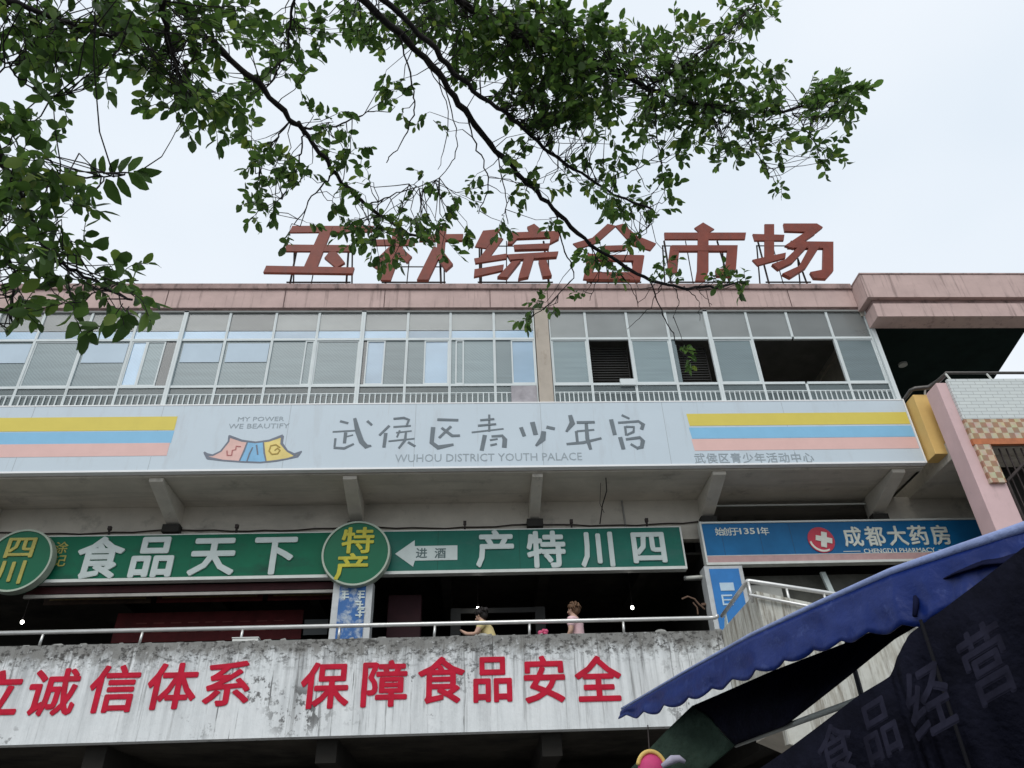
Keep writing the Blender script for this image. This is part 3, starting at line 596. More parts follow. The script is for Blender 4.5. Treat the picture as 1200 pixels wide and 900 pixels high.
def round_sign(lab, cx, cz, r_, chars_, m):
    t = thing('round_sign', (cx, 13.9, cz-r_), lab, 'shop sign', 'round green signs')
    MB().disc((cx, cz), r_, 13.86, 14.04).build('disc', rgreen, t)
    n = 64; g = MB(); vs = []
    for k in range(n):
        a = 2*math.pi*k/n
        for rr_, y in ((r_+.0, 13.84), (r_-.035, 13.84), (r_-.035, 13.858), (r_+.012, 14.0)): vs.append((cx+rr_*math.cos(a), y, cz+rr_*math.sin(a)))
    g.add(vs, [(k*4+i, k*4+(i+1) % 4, ((k+1) % n)*4+(i+1) % 4, ((k+1) % n)*4+i) for k in range(n) for i in range(3)]+[(k*4+3, k*4, ((k+1) % n)*4, ((k+1) % n)*4+3) for k in range(n)])
    g.build('rim', mat('rim_pale', (.36, .42, .34), .4, .15), t)
    for ch, dx, dz, w_, h_ in chars_:
        g = MB(); x0, x1, z0, z1 = cx+dx-w_/2, cx+dx+w_/2, cz+dz-h_/2, cz+dz+h_/2
        glyph_on(g, ch, [(x0, 13.858, z0), (x1, 13.858, z0), (x1, 13.858, z1), (x0, 13.858, z1)], (0, -1, 0), .02, .018); g.build('character', m, t)
    return t
round_sign('green round sign with faded gold 四川 at the left end of the walkway', -8.40, 7.07, .60, (('四', -.02, .25, .56, .44), ('川', -.05, -.22, .52, .46)), goldo)
round_sign('green round sign with yellow 特产 between the two green signboards', -2.24, 7.10, .635, (('特', .02, .25, .60, .52), ('产', -.05, -.27, .62, .52)), gold)
# pharmacy sign
YP = 14.02
ph = board('pharmacy_sign', 'blue pharmacy signboard with red circle and white cross', 4.47, 10.6, 6.98, 7.64, YP, pblue, trim=False)
MB().box(4.47, 10.6, YP-.01, YP+.15, 6.845, 6.97).build('pink_band', ppink, ph)
MB().box(4.43, 10.6, YP-.03, YP+.15, 6.79, 6.838).box(4.43, 4.466, YP-.03, YP+.15, 6.842, 7.68).box(4.47, 10.6, YP-.02, YP+.15, 7.645, 7.68).box(4.47, 10.6, YP-.013, YP+.1, 6.972, 6.982).build('frame_trim', strim, ph)
for px in (848, 893, 930): x = at(px, 640, Y=YP)[0]; MB().box(x, x+.008, YP-.002, YP+.01, 6.99, 7.63).build('panel_seam', mat('seam_blue', (.02, .07, .15), .5), ph)
cl = at(962, 633, Y=YP); rl = .265
MB().disc((cl[0], cl[2]), rl, YP-.02, YP-.002, 40).build('logo_disc', predp, ph)
g = MB(); c_, s_ = math.cos(R(-14)), math.sin(R(-14))
cr_ = [(-.055, -.16), (.055, -.16), (.055, -.05), (.16, -.05), (.16, .06), (.055, .06), (.055, .16), (-.055, .16), (-.055, .06), (-.16, .06), (-.16, -.05), (-.055, -.05)]
g.prism([(cl[0]+.05+(x*c_-z*s_), YP-.035, cl[2]+.0+(x*s_+z*c_)) for x, z in cr_], (0, .014, 0)); g.build('logo_cross', pwhite, ph)
g = MB(); n = 24
rib_o = [(cl[0]+.248*math.cos(math.pi*1.05+k/n*1.9), cl[2]+.248*math.sin(math.pi*1.05+k/n*1.9)) for k in range(n+1)]; rib_i = [(cl[0]+.01+.222*math.cos(math.pi*1.05+k/n*1.9), cl[2]+.012+.222*math.sin(math.pi*1.05+k/n*1.9)) for k in range(n+1)]
for k in range(n): g.prism([(rib_o[k][0], YP-.026, rib_o[k][1]), (rib_o[k+1][0], YP-.026, rib_o[k+1][1]), (rib_i[k+1][0], YP-.026, rib_i[k+1][1]), (rib_i[k][0], YP-.026, rib_i[k][1])], (0, .005, 0))
g.build('logo_arc', pwhite, ph)
g = MB()
for ch, cx in zip('成都大药房', (999, 1025, 1051, 1076, 1102)): glyph_px(g, ch, cx, 629-.02*(cx-1000), 22, 23, YP-.001, .02, .016)
g.build('characters', pwhite, ph)
g = MB(); latin(g, 'CHENGDU PHARMACY', xpx(1012, 645, YP), xpx(1096, 645, YP), zpx(1050, 648, YP), zpx(1050, 642.5, YP), YP-.001, .006, .012)
g.build('lettering', pwhite, ph)
for a, b in ((988, 1008), (1100, 1120)): MB().box(xpx(a, 645, YP), xpx(b, 645, YP), YP-.006, YP-.001, zpx(1050, 645.6, YP), zpx(1050, 644.9, YP)).build('rule_line', pwhite, ph)
g = MB()
for ch, cx in (('始', 843), ('创', 852), ('于', 861), ('年', 896)): glyph_px(g, ch, cx, 623-(cx-843)*.012, 10, 9.5, YP-.001, .006, .012)
latin(g, '1351', xpx(866.5, 622.5, YP), xpx(889.5, 622.5, YP), zpx(878, 626, YP), zpx(878, 618.8, YP), YP-.001, .006, .02)
g.build('small_lettering', pwhite, ph)
# posters on the two shop piers
def pier(lab, x0, x1, ztop, y0=13.98):
    t = thing('poster_pillar', ((x0+x1)/2, y0, 4.37), lab, 'pillar')
    MB().box(x0, x1, y0, 14.3, 4.372, ztop).build('pillar', mat('pillar_white', (.52, .54, .54), .6, .15, 4), t)
    return t
t = pier('walkway pillar with blue and white poster under the round sign', -2.62, -1.90, 6.6)
pm = mat('poster_blue', (.03, .12, .33), .4, .25, 3.0, stain=((.50, .55, .56), 2.4, (1, 1, 1), .50, .62))
MB().box(-2.50, -2.02, 13.965, 13.978, 4.6, 6.52).build('poster', pm, t)
g = MB(); rr = random.Random(5)
for cx, cy in ((404, 697), (422, 697), (422, 709), (422, 718)):
    for k in range(3): p = at(cx+rr.uniform(-2, 2), cy-4+k*3.5, Y=13.962); g.box(p[0]-.06, p[0]+.06, 13.955, 13.964, p[2]-.012, p[2]+.012)
    p = at(cx, cy, Y=13.962); g.box(p[0]-.014, p[0]+.014, 13.951, 13.9545, p[2]-.09, p[2]+.07)
g.build('poster_marks', swhite, t)
t = pier('walkway pillar with bright blue notice board left of the pharmacy', 4.36, 5.10, 6.76)
MB().box(4.45, 5.02, 13.965, 13.978, 4.8, 6.7).build('notice_board', mat('notice_blue', (.03, .19, .50), .4, .15, 2.0), t)
g = MB(); p0, p1 = at(843, 683, Y=13.96), at(861, 692, Y=13.96); g.box(p0[0], p1[0], 13.955, 13.964, p1[2], p0[2])
p0, p1 = at(845, 697, Y=13.96), at(860, 709, Y=13.96)
g.box(p0[0], p0[0]+.03, 13.955, 13.964, p1[2], p0[2]).box(p0[0]+.031, p1[0], 13.955, 13.964, p0[2]-.03, p0[2]).box(p0[0]+.031, p1[0], 13.955, 13.964, p1[2], p1[2]+.03).box(p0[0]+.031, p1[0], 13.955, 13.964, (p0[2]+p1[2])/2-.012, (p0[2]+p1[2])/2+.012)
g.build('notice_marks', mat('notice_pale', (.48, .62, .72), .5), t)
# things inside the dark shops
t = thing('roller_shutter', (-5.3, 14.28, 6.2), 'raised roller shutter with maroon box and white rail under the left green sign', 'shutter')
MB().box(-8.3, -2.66, 14.26, 14.48, 6.56, 6.69).build('shutter_box', mat('maroon', (.055, .012, .014), .6, .3), t)
MB().box(-8.3, -2.66, 14.22, 14.27, 6.475, 6.53).build('bottom_rail', mat('dirty_white', (.42, .40, .36), .6, .2), t)
t = thing('shop_banner', (-5.2, 15.3, 6.0), 'dim red shop banner hanging inside the left shop', 'banner')
MB().box(-7.0, -3.4, 15.28, 15.3, 5.93, 6.5).build('cloth', mat('dim_red', (.10, .011, .012), .7, .35, 3), t)
g = MB()
for i, ch in enumerate('电话'): glyph_on(g, ch, [(-4.6+i*.5, 15.277, 6.03), (-4.25+i*.5, 15.277, 6.03), (-4.25+i*.5, 15.277, 6.4), (-4.6+i*.5, 15.277, 6.4)], (0, -1, 0), .004, .01)
g = MB(); rr = random.Random(9)
for i in range(9):
    x = -6.6+i*.33
    for k in range(3): g.box(x, x+.2, 15.27, 15.278, 6.1+k*.09, 6.12+k*.09)
g.build('faint_marks', mat('dim_pink', (.20, .05, .045), .7), t)
tag(MB().box(-3.36, -2.9, 15.28, 15.3, 6.0, 6.3).build('notice', mat('dim_grey', (.13, .14, .14), .7)), 'small grey notice beside the red banner inside the left shop', 'notice')
g = MB().box(-1.7, -1.05, 14.8, 15.1, 4.37, 6.6); tag(g.build('shop_cabinet', mat('dark_maroon_cabinet', (.03, .007, .010), .7, .3), bevel=.02), 'tall dark maroon cabinet just inside the shop beside the poster pillar', 'cabinet')
t = thing('shop_door_frame', (.1, 15.5, 4.37), 'dim grey door frame standing inside the middle shop', 'door frame')
MB().box(-.5, -.3, 15.4, 15.5, 4.37, 6.5).build('post', mat('dim_post', (.06, .06, .058), .8), t)
MB().box(-.3, 1.2, 15.42, 15.48, 6.4, 6.5).build('lintel', mat('dim_post', (.06, .06, .058), .8), t)
MB().box(1.2, 1.4, 15.4, 15.5, 4.37, 6.5).build('post', mat('dim_post', (.06, .06, .058), .8), t)
bulbm = glow('lit_bulb', (1, .97, .9), 14)
for px, py, Y, lab in ((26, 729, 15.2, 'small lit bulb in the left shop below the gold lettered round sign'), (560, 713, 15.2, 'small lit bulb above the person in yellow'), (741, 712, 15.2, 'small lit bulb in the dark shop right of the child in pink')):
    p = at(px, py, Y=Y); t = thing('hanging_lamp', p, lab, 'lamp', 'bare lamps lit in the shops')
    MB().ball(p, .030, .030, .038).build('bulb', bulbm, t, smooth=True)
    MB().tube([(p[0], p[1], p[2]+.09), (p[0], p[1], 7.2)], .006, 5).build('cord', iron, t)
    MB().tube([(p[0], p[1], p[2]+.03), (p[0], p[1], p[2]+.09)], .022, 8).build('socket', iron, t)
p = at(816, 677, Y=14.2); t = thing('strip_lamp', p, 'short white strip lamp fixed beside the blue notice pillar', 'lamp')
MB().tube([(p[0]-.2, p[1], p[2]), (p[0]+.22, p[1], p[2]+.02)], .035, 10).build('tube', mat('lamp_white', (.62, .62, .56), .4), t, smooth=True)
MB().box(p[0]-.22, p[0]+.24, p[1]+.035, p[1]+.1, p[2]-.02, p[2]+.05).build('housing', mat('lamp_grey', (.3, .3, .28), .5), t)
for x in (-7.4, -5.4, -3.4, -.6, 1.4, 3.4):
    bp_('ceiling_beam', MB().box(x-.1, x+.1, 14.52, 18.79, 6.95, 7.197), darkc)
for x0, x1 in ((-8.2, -6.2), (-6.1, -4.1), (-4.0, -2.7)):
    t = thing('header_board', ((x0+x1)/2, 14.75, 6.2), {-8.2: 'dim brown header board hanging in the left shop near the gold lettered round sign', -6.1: 'dim dark red header board hanging in the middle of the left shop', -4.0: 'dim dark red header board hanging in the left shop next to the poster pillar'}[x0], 'header board', 'header boards in the left shop')
    MB().box(x0, x1, 14.75, 14.78, 6.52, 6.74).build('panel', mat('brown_board', (.06, .035, .022), .7, .4, 4) if x0 == -8.2 else mat('red_board', (.10, .014, .013), .7, .4, 4), t)
    MB().box(x0+.1, x1-.1, 14.744, 14.749, 6.60, 6.63).build('rule', mat('board_gold', (.22, .15, .06), .6, .3, 9), t)
# curved cane basket near the pillar
g = MB(); c = at(865-13, 0, Y=14) 
pts = [at(*q, Y=14.25) for q in ((799, 702), (806, 699), (814, 702), (819, 708), (826, 714))]
g.tube(pts, .018, 6); g.tube([at(*q, Y=14.25) for q in ((812, 706), (817, 712), (818, 720))], .014, 6); g.tube([at(822, 709, Y=14.25), at(827, 708, Y=14.25)], .03, 6)
tag(g.build('dried_plant', mat('dry_brown', (.16, .10, .07), .8, .3)), 'dry brown drooping stalk beside the blue notice pillar', 'plant')
# pharmacy front
t = thing('pharmacy_counter', (6.4, 14.4, 4.37), 'pale pharmacy shopfront with white shelves and green strip behind the stair railing', 'shopfront')
MB().box(5.15, 8.7, 14.55, 14.65, 4.37, 6.75).build('back_panel', mat('front_grey', (.10, .10, .085), .7, .4, 2.0), t)
MB().box(5.2, 5.95, 14.42, 14.54, 6.22, 6.52).box(5.25, 6.3, 14.40, 14.54, 5.95, 6.15).build('white_shelf', mat('shelf_white', (.48, .48, .44), .6, .2), t)
MB().box(5.55, 6.15, 14.38, 14.54, 5.72, 5.92).build('green_strip', mat('strip_green', (.02, .22, .12), .5, .2), t)
MB().prism([(6.83, 14.3, 6.3), (6.93, 14.3, 6.3), (6.85, 14.3, 6.72), (6.75, 14.3, 6.72)], (0, .06, 0)).build('white_post', swhite, t)

# ------------------------------------------------------------------ walkway railing
t = thing('walkway_railing', (-3, 13.1, 5.265), 'steel tube railing along the top of the weathered white parapet', 'railing')
yr = 13.08
MB().tube([(XL, yr, 5.505), (4.0, yr, 5.505), (4.12, yr, 5.51), (4.14, 13.0, 5.51)], .036, 10).build('rail', galv, t, smooth=True)
for px, py in ((48, 750), (165, 747), (283, 743), (509, 735), (620, 735), (730, 732)):
    x = at(px, py, Y=yr)[0]; MB().tube([(x, yr, 5.27), (x+.01, yr, 5.475)], .022, 8).build('post', galv, t, smooth=True)
x = at(398, 735, Y=yr)[0]; MB().tube([(x, yr, 5.27), (x, yr, 5.475)], .022, 8).build('post', galv, t, smooth=True)
# stair block coming towards the street
st = thing('stair_parapet', (4.6, 12, 0), 'streaked concrete stair parapet joining the right end of the white parapet', 'stair')
MB().prism([(4.17, 13.195, 3.785), (4.17, 13.195, 5.262), (4.17, 11.2, 5.275), (4.17, 11.2, 3.785)], (.18, 0, 0)).build('side_wall', stairm, st)
MB().prism([(4.17, 11.05, 3.2), (4.17, 11.05, 5.28), (9.5, 11.05, 4.0), (9.5, 11.05, 1.9)], (0, .147, 0)).build('stair_wall', stairm, st)
MB().prism([(4.36, 11.2, 3.5), (4.36, 11.2, 4.3), (9.5, 11.2, 2.0), (9.5, 11.2, 1.2)], (0, 1.7, 0)).build('flight', conc, st)
MB().box(4.36, 5.2, 11.2, 12.98, 4.05, 4.34).build('landing', conc, st)
t = thing('stair_railing', (4.3, 11.9, 5.27), 'steel railing turning the corner and descending along the stair wall', 'railing')
a = np.array([4.22, 13.0, 5.51]); b = np.array(at(876, 681, Y=11.12)); c = at(1005, 700.5, Y=11.12); d = b+(c-b)*3
MB().tube([a, b, b+(0.03, 0, 0), d], .034, 10).build('handrail', galv, t, smooth=True)
b2 = at(878, 697, Y=11.0); c2 = at(960, 713, Y=11.0); MB().tube([b2, b2+(c2-b2)*4], .024, 8).build('lower_rail', galv, t, smooth=True)
for px, y0, y1 in ((877, 682, 702), (921, 687, 710), (965, 694, 719), (1010, 702, 730)):
    p, q = at(px, y0, Y=11.12), at(px, y1, Y=11.12); MB().tube([p, (p[0], p[1], q[2]-.05)], .022, 8).build('post', galv, t, smooth=True)
p = at(849, 728, Y=13.0)
MB().prism([(4.2, 12.75, 5.27), (4.2, 12.95, 5.27), (4.2, 12.75, 5.52)], (.02, 0, 0)).build('white_gusset', swhite, t)

# ------------------------------------------------------------------ pink and yellow corner block on the right
cb = thing('corner_block', (10, 12.2, 0), 'corner block with pink pillar, yellow panel and white tiled balcony front at right', 'building')
ylw = mat('yellow_paint', (.68, .455, .16), .7, .08, 2.0, stain=((.40, .27, .10), 3, (1.5, 1.5, .5), .58, .8))
pkp = mat('pink_paint', (.62, .44, .44), .7, .07, 2.0, stain=((.46, .33, .32), 3, (1.5, 1.5, .5), .58, .8))
def brickmat(name, c1, c2, mort, sx, sz, off=.5):
    m = bpy.data.materials.new(name); m.use_nodes = True; t_ = m.node_tree; n = t_.nodes.new; l = t_.links.new; b_ = t_.nodes['Principled BSDF']; b_.inputs['Roughness'].default_value = .35
    tcn = n('ShaderNodeTexCoord'); mpn = n('ShaderNodeMapping'); mpn.inputs['Rotation'].default_value = (R(90), 0, 0); l(tcn.outputs['Object'], mpn.inputs['Vector'])
    bk = n('ShaderNodeTexBrick'); bk.offset = off; bk.inputs['Scale'].default_value = 1; bk.inputs['Brick Width'].default_value = sx; bk.inputs['Row Height'].default_value = sz; bk.inputs['Mortar Size'].default_value = .006
    bk.inputs['Color1'].default_value = tuple(c1)+(1,); bk.inputs['Color2'].default_value = tuple(c2)+(1,); bk.inputs['Mortar'].default_value = tuple(mort)+(1,)
    l(mpn.outputs['Vector'], bk.inputs['Vector']); l(bk.outputs['Color'], b_.inputs['Base Color']); return m
MB().box(8.79, 9.30, 12.60, 12.98, 8.39, 9.74).build('yellow_panel', ylw, cb, bevel=.008)
MB().box(8.92, 9.46, 12.0, 12.4, 0, 9.62).build('pillar', pkp, cb, bevel=.008)
MB().box(9.10, 12.6, 12.42, 12.6, 8.2, 9.6).build('parapet_core', conc, cb)
MB().box(9.115, 12.9, 11.93, 11.997, 8.76, 9.66).build('tiled_wall', brickmat('white_tile', (.60, .64, .62), (.56, .60, .59), (.36, .38, .37), .24, .075), cb)
def tilemat(name, orange):
    m = bpy.data.materials.new(name); m.use_nodes = True; t_ = m.node_tree; n = t_.nodes.new; l = t_.links.new; b_ = t_.nodes['Principled BSDF']; b_.inputs['Roughness'].default_value = .35
    tcn = n('ShaderNodeTexCoord'); mpn = n('ShaderNodeMapping'); mpn.inputs['Location'].default_value = (.03, 0, .055); l(tcn.outputs['Object'], mpn.inputs['Vector'])
    ck = n('ShaderNodeTexChecker'); ck.inputs['Scale'].default_value = 1/.115; ck.inputs['Color1'].default_value = (.66, .55, .38, 1); ck.inputs['Color2'].default_value = (.44, .24, .14, 1)
    cx_ = n('ShaderNodeSeparateXYZ'); l(mpn.outputs['Vector'], cx_.inputs['Vector']); cb_ = n('ShaderNodeCombineXYZ'); l(cx_.outputs['X'], cb_.inputs['X']); l(cx_.outputs['Z'], cb_.inputs['Y'])
    l(cb_.outputs['Vector'], ck.inputs['Vector']); nz = n('ShaderNodeTexNoise'); nz.inputs['Scale'].default_value = 9; l(tcn.outputs['Object'], nz.inputs['Vector'])
    q = n('ShaderNodeMix'); q.data_type = 'RGBA'; q.blend_type = 'MULTIPLY'; q.inputs['Factor'].default_value = .5; l(ck.outputs['Color'], q.inputs['A']); l(nz.outputs['Color'], q.inputs['B']); last = q.outputs['Result']
    l(last, b_.inputs['Base Color']); return m
ckm = tilemat('checker_tile', False)
MB().box(9.115, 12.9, 11.932, 11.997, 8.34, 8.757).build('checker_band', ckm, cb)
MB().box(9.115, 12.9, 11.930, 11.997, 8.22, 8.337).build('orange_band', mat('tile_orange', (.45, .15, .06), .4, .25, 6), cb)
MB().box(9.13, 9.42, 11.932, 11.997, 7.45, 8.217).build('checker_strip', ckm, cb)
MB().box(9.5, 12.6, 12.9, 12.98, 3.8, 8.24).build('inner_wall', darkw, cb)
g = MB()
for i in range(14): g.box(9.5+i*.14, 9.52+i*.14, 12.06, 12.08, 5.9, 8.2)
g.tube([(9.49, 12.0, 7.5), (10.05, 11.85, 7.95), (11.4, 11.85, 8.0)], .03, 6).tube([(9.49, 12.0, 7.5), (9.49, 12.0, 5.9)], .025, 6).box(9.5, 11.5, 12.04, 12.06, 6.6, 6.63)
g.build('window_grille', iron, cb)
t = thing('balcony_rail', (10, 12.0, 9.66), 'dark stepped handrail above the yellow panel and white tiled balcony', 'railing')
pts = [(8.76, 12.95, 9.80), (8.80, 12.62, 9.86), (8.86, 12.56, 9.86), (9.12, 12.52, 9.86), (9.2, 12.3, 9.86), (9.16, 12.0, 9.80), at(1108, 437, Y=11.96), at(1200, 437, Y=11.96), at(1330, 437, Y=11.96)]
MB().tube(pts, [.03, .04, .045, .05, .045, .04, .03, .03, .03], 8).build('handrail', mat('rail_dark', (.09, .085, .08), .4, .3, metal=.4), t, smooth=True)
for px, py in ((1108, 438), (1156, 438), (1205, 438)):
    p = at(px, py, Y=11.96); MB().tube([p, (p[0]+.05, 11.96, 9.66)], .02, 6).build('post', strim, t)
MB().tube([(9.05, 12.62, 9.74), (9.05, 12.54, 9.84)], .018, 6).build('post', strim, t)

# ------------------------------------------------------------------ people on the walkway
def skinned(verts, edges, radii, sub=2):
    me = bpy.data.meshes.new('sk'); me.from_pydata([tuple(map(float, v)) for v in verts], edges, []); o = bpy.data.objects.new('sk', me); COL.objects.link(o)
    m = o.modifiers.new('s', 'SKIN'); m.use_smooth_shade = True
    for i, d in enumerate(me.skin_vertices[0].data): r_ = radii[i]; d.radius = (r_, r_) if not hasattr(r_, '__len__') else r_; d.use_root = (i == 0)
    s2 = o.modifiers.new('u', 'SUBSURF'); s2.levels = sub; s2.render_levels = sub
    dg = bpy.context.evaluated_depsgraph_get(); dg.update()
    e = bpy.data.meshes.new_from_object(o.evaluated_get(dg)); r = ([tuple(v.co) for v in e.vertices], [tuple(p.vertices) for p in e.polygons])
    bpy.data.objects.remove(o); return r
def person(lab, base, h, yaw, lean, hair, shirt, trousers, hairlen, armpose):
    t = thing('person', base, lab, 'person')
    def P(x, y, z):          # figure coordinates (x right, y forward, z up, unit height) -> world, bending at the hip
        if z > .5: a = R(lean); y, z = y*math.cos(a)+(z-.5)*math.sin(a), .5+(z-.5)*math.cos(a)-y*math.sin(a)
        x, y, z = x*h, y*h, z*h; c_, s__ = math.cos(yaw), math.sin(yaw)
        return (base[0]+x*c_-y*s__, base[1]+x*s__+y*c_, base[2]+z)
    V, E, Rr = [], [], []
    def add(p, r, par=None):
        V.append(P(*p)); Rr.append(r*h if not hasattr(r, '__len__') else (r[0]*h, r[1]*h)); i = len(V)-1
        if par is not None: E.append((par, i))
        return i
    pel = add((0, 0, .53), .075); wa = add((0, 0, .62), .068, pel); chs = add((0, 0, .73), .078, wa); sh = add((0, 0, .80), .062, chs); nk = add((0, .005, .855), .030, sh); hd = add((0, .01, .90), .048, nk); tp = add((0, .005, .965), .046, hd)
    for s in (-1, 1):
        hp = add((s*.05, 0, .48), .058, pel); kn = add((s*.052, .005, .27), .040, hp); an = add((s*.052, -.005, .05), .026, kn); add((s*.055, .085, .018), .020, an)
        so = add((s*.105, 0, .79), .038, sh); el, wr, hn = armpose[s]
        e_ = add(el, .028, so); w_ = add(wr, .020, e_); ha = add(hn, .020, w_)
        dv = np.array(hn)-np.array(wr); dv /= np.linalg.norm(dv)+1e-9; sd_ = np.cross(dv, (0, 1, .3)); sd_ /= np.linalg.norm(sd_)+1e-9
        for k in (-1.5, -.5, .5, 1.5):
            q = np.array(hn)+sd_*k*.011+dv*.028; f1 = add(q, .0062, ha); add(q+dv*(.026-.004*abs(k))+np.array((0, .008, -.004)), .0052, f1)
        q = np.array(wr)+sd_*(-.026)+dv*.022; add(q+dv*.02, .0065, ha)
    v, f = skinned(V, E, Rr); g = MB(); g.add(v, f)
    body = g.build('body', mat('skin', (.50, .32, .24), .55, .06), t, smooth=True)
    # face: nose, eyes, mouth, ears
    g = MB(); c = P(0, .058, .912); g.ball(c, .011*h, .013*h, .014*h, 8, 6); 
    for s in (-1, 1): g.ball(P(s*.05, .005, .915), .008*h, .012*h, .018*h, 8, 6)
    g.build('nose_and_ears', mat('skin', (.50, .32, .24)), body, smooth=True)
    g = MB()
    for s in (-1, 1): g.ball(P(s*.019, .047, .932), .006*h, .004*h, .005*h, 8, 6)
    g.build('eyes', mat('eye_dark', (.02, .015, .01), .3), body)
    MB().ball(P(0, .05, .888), .013*h, .005*h, .004*h, 8, 6).build('mouth', mat('lip', (.40, .12, .11), .5), body)
    hm = mat('hair_'+hairlen, hair, .6, .25, 20.0); g = MB(); rr = random.Random(2)
    g.ball(P(0, -.012, .952), .060*h, .062*h, .056*h, 16, 10)
    g.ball(P(0, -.030, .915), .055*h, .045*h, .055*h, 14, 8)
    for k in range(90):
        a = rr.uniform(0, 2*math.pi); b_ = rr.uniform(-.75, 1.2); q = (.058*math.cos(a)*math.cos(b_), -.014+.060*math.sin(a)*math.cos(b_), .948+.054*math.sin(b_))
        if q[1] > .03 and q[2] < .955: continue
        pq = P(*q); g.tube([pq, P(q[0]*1.16, q[1]*1.14-.004, q[2]+.008), P(q[0]*1.22+rr.uniform(-.01, .01), q[1]*1.2-.01, q[2]-.016)], [.012*h, .008*h, .002*h], 5)
    if hairlen == 'tied': g.ball(P(0, -.085, .955), .028*h, .03*h, .03*h, 10, 7)
    g.build('hair', hm, body, smooth=True)
    sm = mat('shirt_'+hairlen, shirt, .8, .08, 8.0)
    V2, E2, R2 = [], [], []
    def a2(p, r, par=None):
        V2.append(P(*p)); R2.append(r*h); i = len(V2)-1
        if par is not None: E2.append((par, i))
        return i
    b0 = a2((0, 0, .50), .086); b1 = a2((0, 0, .62), .080, b0); b2_ = a2((0, 0, .73), .090, b1); b3 = a2((0, 0, .805), .068, b2_); a2((0, .003, .842), .038, b3)
    for s in (-1, 1):
        so = a2((s*.108, 0, .79), .048, b3); el = np.array(armpose[s][0]); m_ = np.array((s*.108, 0, .79))*.35+el*.65; a2(tuple(m_), .040, so)
    v, f = skinned(V2, E2, R2); g = MB(); g.add(v, f); g.build('shirt', sm, body, smooth=True)
    V2, E2, R2 = [], [], []
    b0 = a2((0, 0, .535), .084)
    for s in (-1, 1):
        hp = a2((s*.052, 0, .47), .068, b0); kn = a2((s*.054, .005, .27), .050, hp); a2((s*.054, -.005, .09), .040, kn)
    v, f = skinned(V2, E2, R2); g = MB(); g.add(v, f); g.build('trousers', mat('trousers_'+hairlen, trousers, .8, .1), body, smooth=True)
    return t
c = at(675, 722, Y=13.62)
arms = {-1: ((-.135, .02, .655), (-.12, .10, .58), (-.11, .14, .56)), 1: ((.135, .02, .655), (.12, .10, .58), (.11, .14, .56))}
person('child in pink top with tousled brown hair behind the railing', (c[0]+.02, 13.62, 4.37), 1.63, R(62), 6, (.13, .072, .04), (.70, .48, .50), (.10, .10, .14), 'tousled', arms)
arms2 = {-1: ((-.15, .09, .70), (-.11, .19, .77), (-.09, .22, .815)), 1: ((.15, .07, .68), (.13, .18, .70), (.12, .225, .72))}
c = at(568, 722, Y=13.7)
person('person in pale yellow top raising a hand behind the railing', (c[0]+.16, 13.56, 4.37), 1.60, R(70), 22, (.015, .012, .012), (.68, .56, .27), (.06, .06, .09), 'tied', arms2)
g = MB(); c = at(636, 740, Y=13.12); rr = random.Random(4)
for k in range(9): g.ball((c[0]+rr.uniform(-.07, .07), c[1]+rr.uniform(-.05, .05), 5.33+rr.uniform(-.05, .05)), .04, .04, .035, 8, 6)
g.tube([(c[0], c[1], 5.27), (c[0], c[1]+.02, 5.33)], .03, 8)
tag(g.build('flower_bunch', mat('bright_pink', (.60, .10, .20), .6, .25, 9), smooth=True), 'bright pink bunch lying on the parapet left of the child', 'flowers')

c = at(291, 739, Y=13.12); g = MB().box(c[0]-.22, c[0]+.2, 13.05, 13.17, 5.268, 5.325).box(c[0]-.23, c[0]+.21, 13.04, 13.18, 5.327, 5.345)
tag(g.build('flat_box', mat('box_white', (.62, .63, .60), .6, .1), bevel=.006), 'flat white box lying on the parapet under the railing at left', 'box')
# ------------------------------------------------------------------ market tarps in the foreground
aw = thing('blue_awning', (2.0, 3.8, 0), 'blue tarpaulin awning with scalloped edge and pale rolled rim at lower right', 'awning')
def interp(tab, x): return float(np.interp(x, [p[0] for p in tab], [p[1] for p in tab]))
TOP = [(728, 833), (800, 791), (880, 747), (960, 710), (1045, 673), (1120, 648), (1200, 622), (1330, 580)]
BOT = [(728, 842), (760, 838), (800, 824), (850, 803), (900, 784), (950, 764), (1000, 748), (1060, 733), (1090, 717), (1140, 692), (1180, 664), (1230, 640), (1330, 602)]
rows = [[] for _ in range(9)]; edge = []
for i in range(361):
    px = 728+602*(i/360)**1.15; yt = interp(TOP, px); yb = interp(BOT, px)
    if px < 1060: ph_ = (px-735)/(22+.02*(px-735)); yb += (-6.5*(1-abs(math.sin(math.pi*ph_)))**1.0+2.0)*min(1, (yb-yt)/16.0)
    A = at(px, yt, Z=2.6); edge.append(A); z1 = at(px, yb, Y=A[1])[2]
    for j in range(9):
        u_ = j/8; fold = .003*math.sin(i*.21-u_*5.0)*math.sin(math.pi*u_)+.004*math.sin(i*.055+u_*7.0)*math.sin(math.pi*u_)+ .009*math.sin(i*.28+u_*1.2)*u_+.006*math.sin(i*.09+2+u_*2)*u_
        rows[j].append((A[0]-fold-.02*u_, A[1]-fold*.3, A[2]+(z1-A[2])*u_))
g = MB(); g.grid(rows); g.build('valance', tarp, aw, smooth=True, solid=.006)
n_e = len(edge); MB().tube([(p[0]+.004, p[1], p[2]+.012) for p in edge[::4]], [.006+.019*(k*4/n_e)**1.3 for k in range(len(edge[::4]))], 10).build('rolled_rim', rimt, aw, smooth=True)
e0, e1 = np.array(edge[0]), np.array(edge[-1]); dr = e1-e0; pn = np.array([-dr[1], dr[0], 0])*-1.0; pn = np.array([-dr[1], dr[0], 0.]); pn = pn/np.linalg.norm(pn); pn = pn if pn[0] > 0 else -pn
rows = []
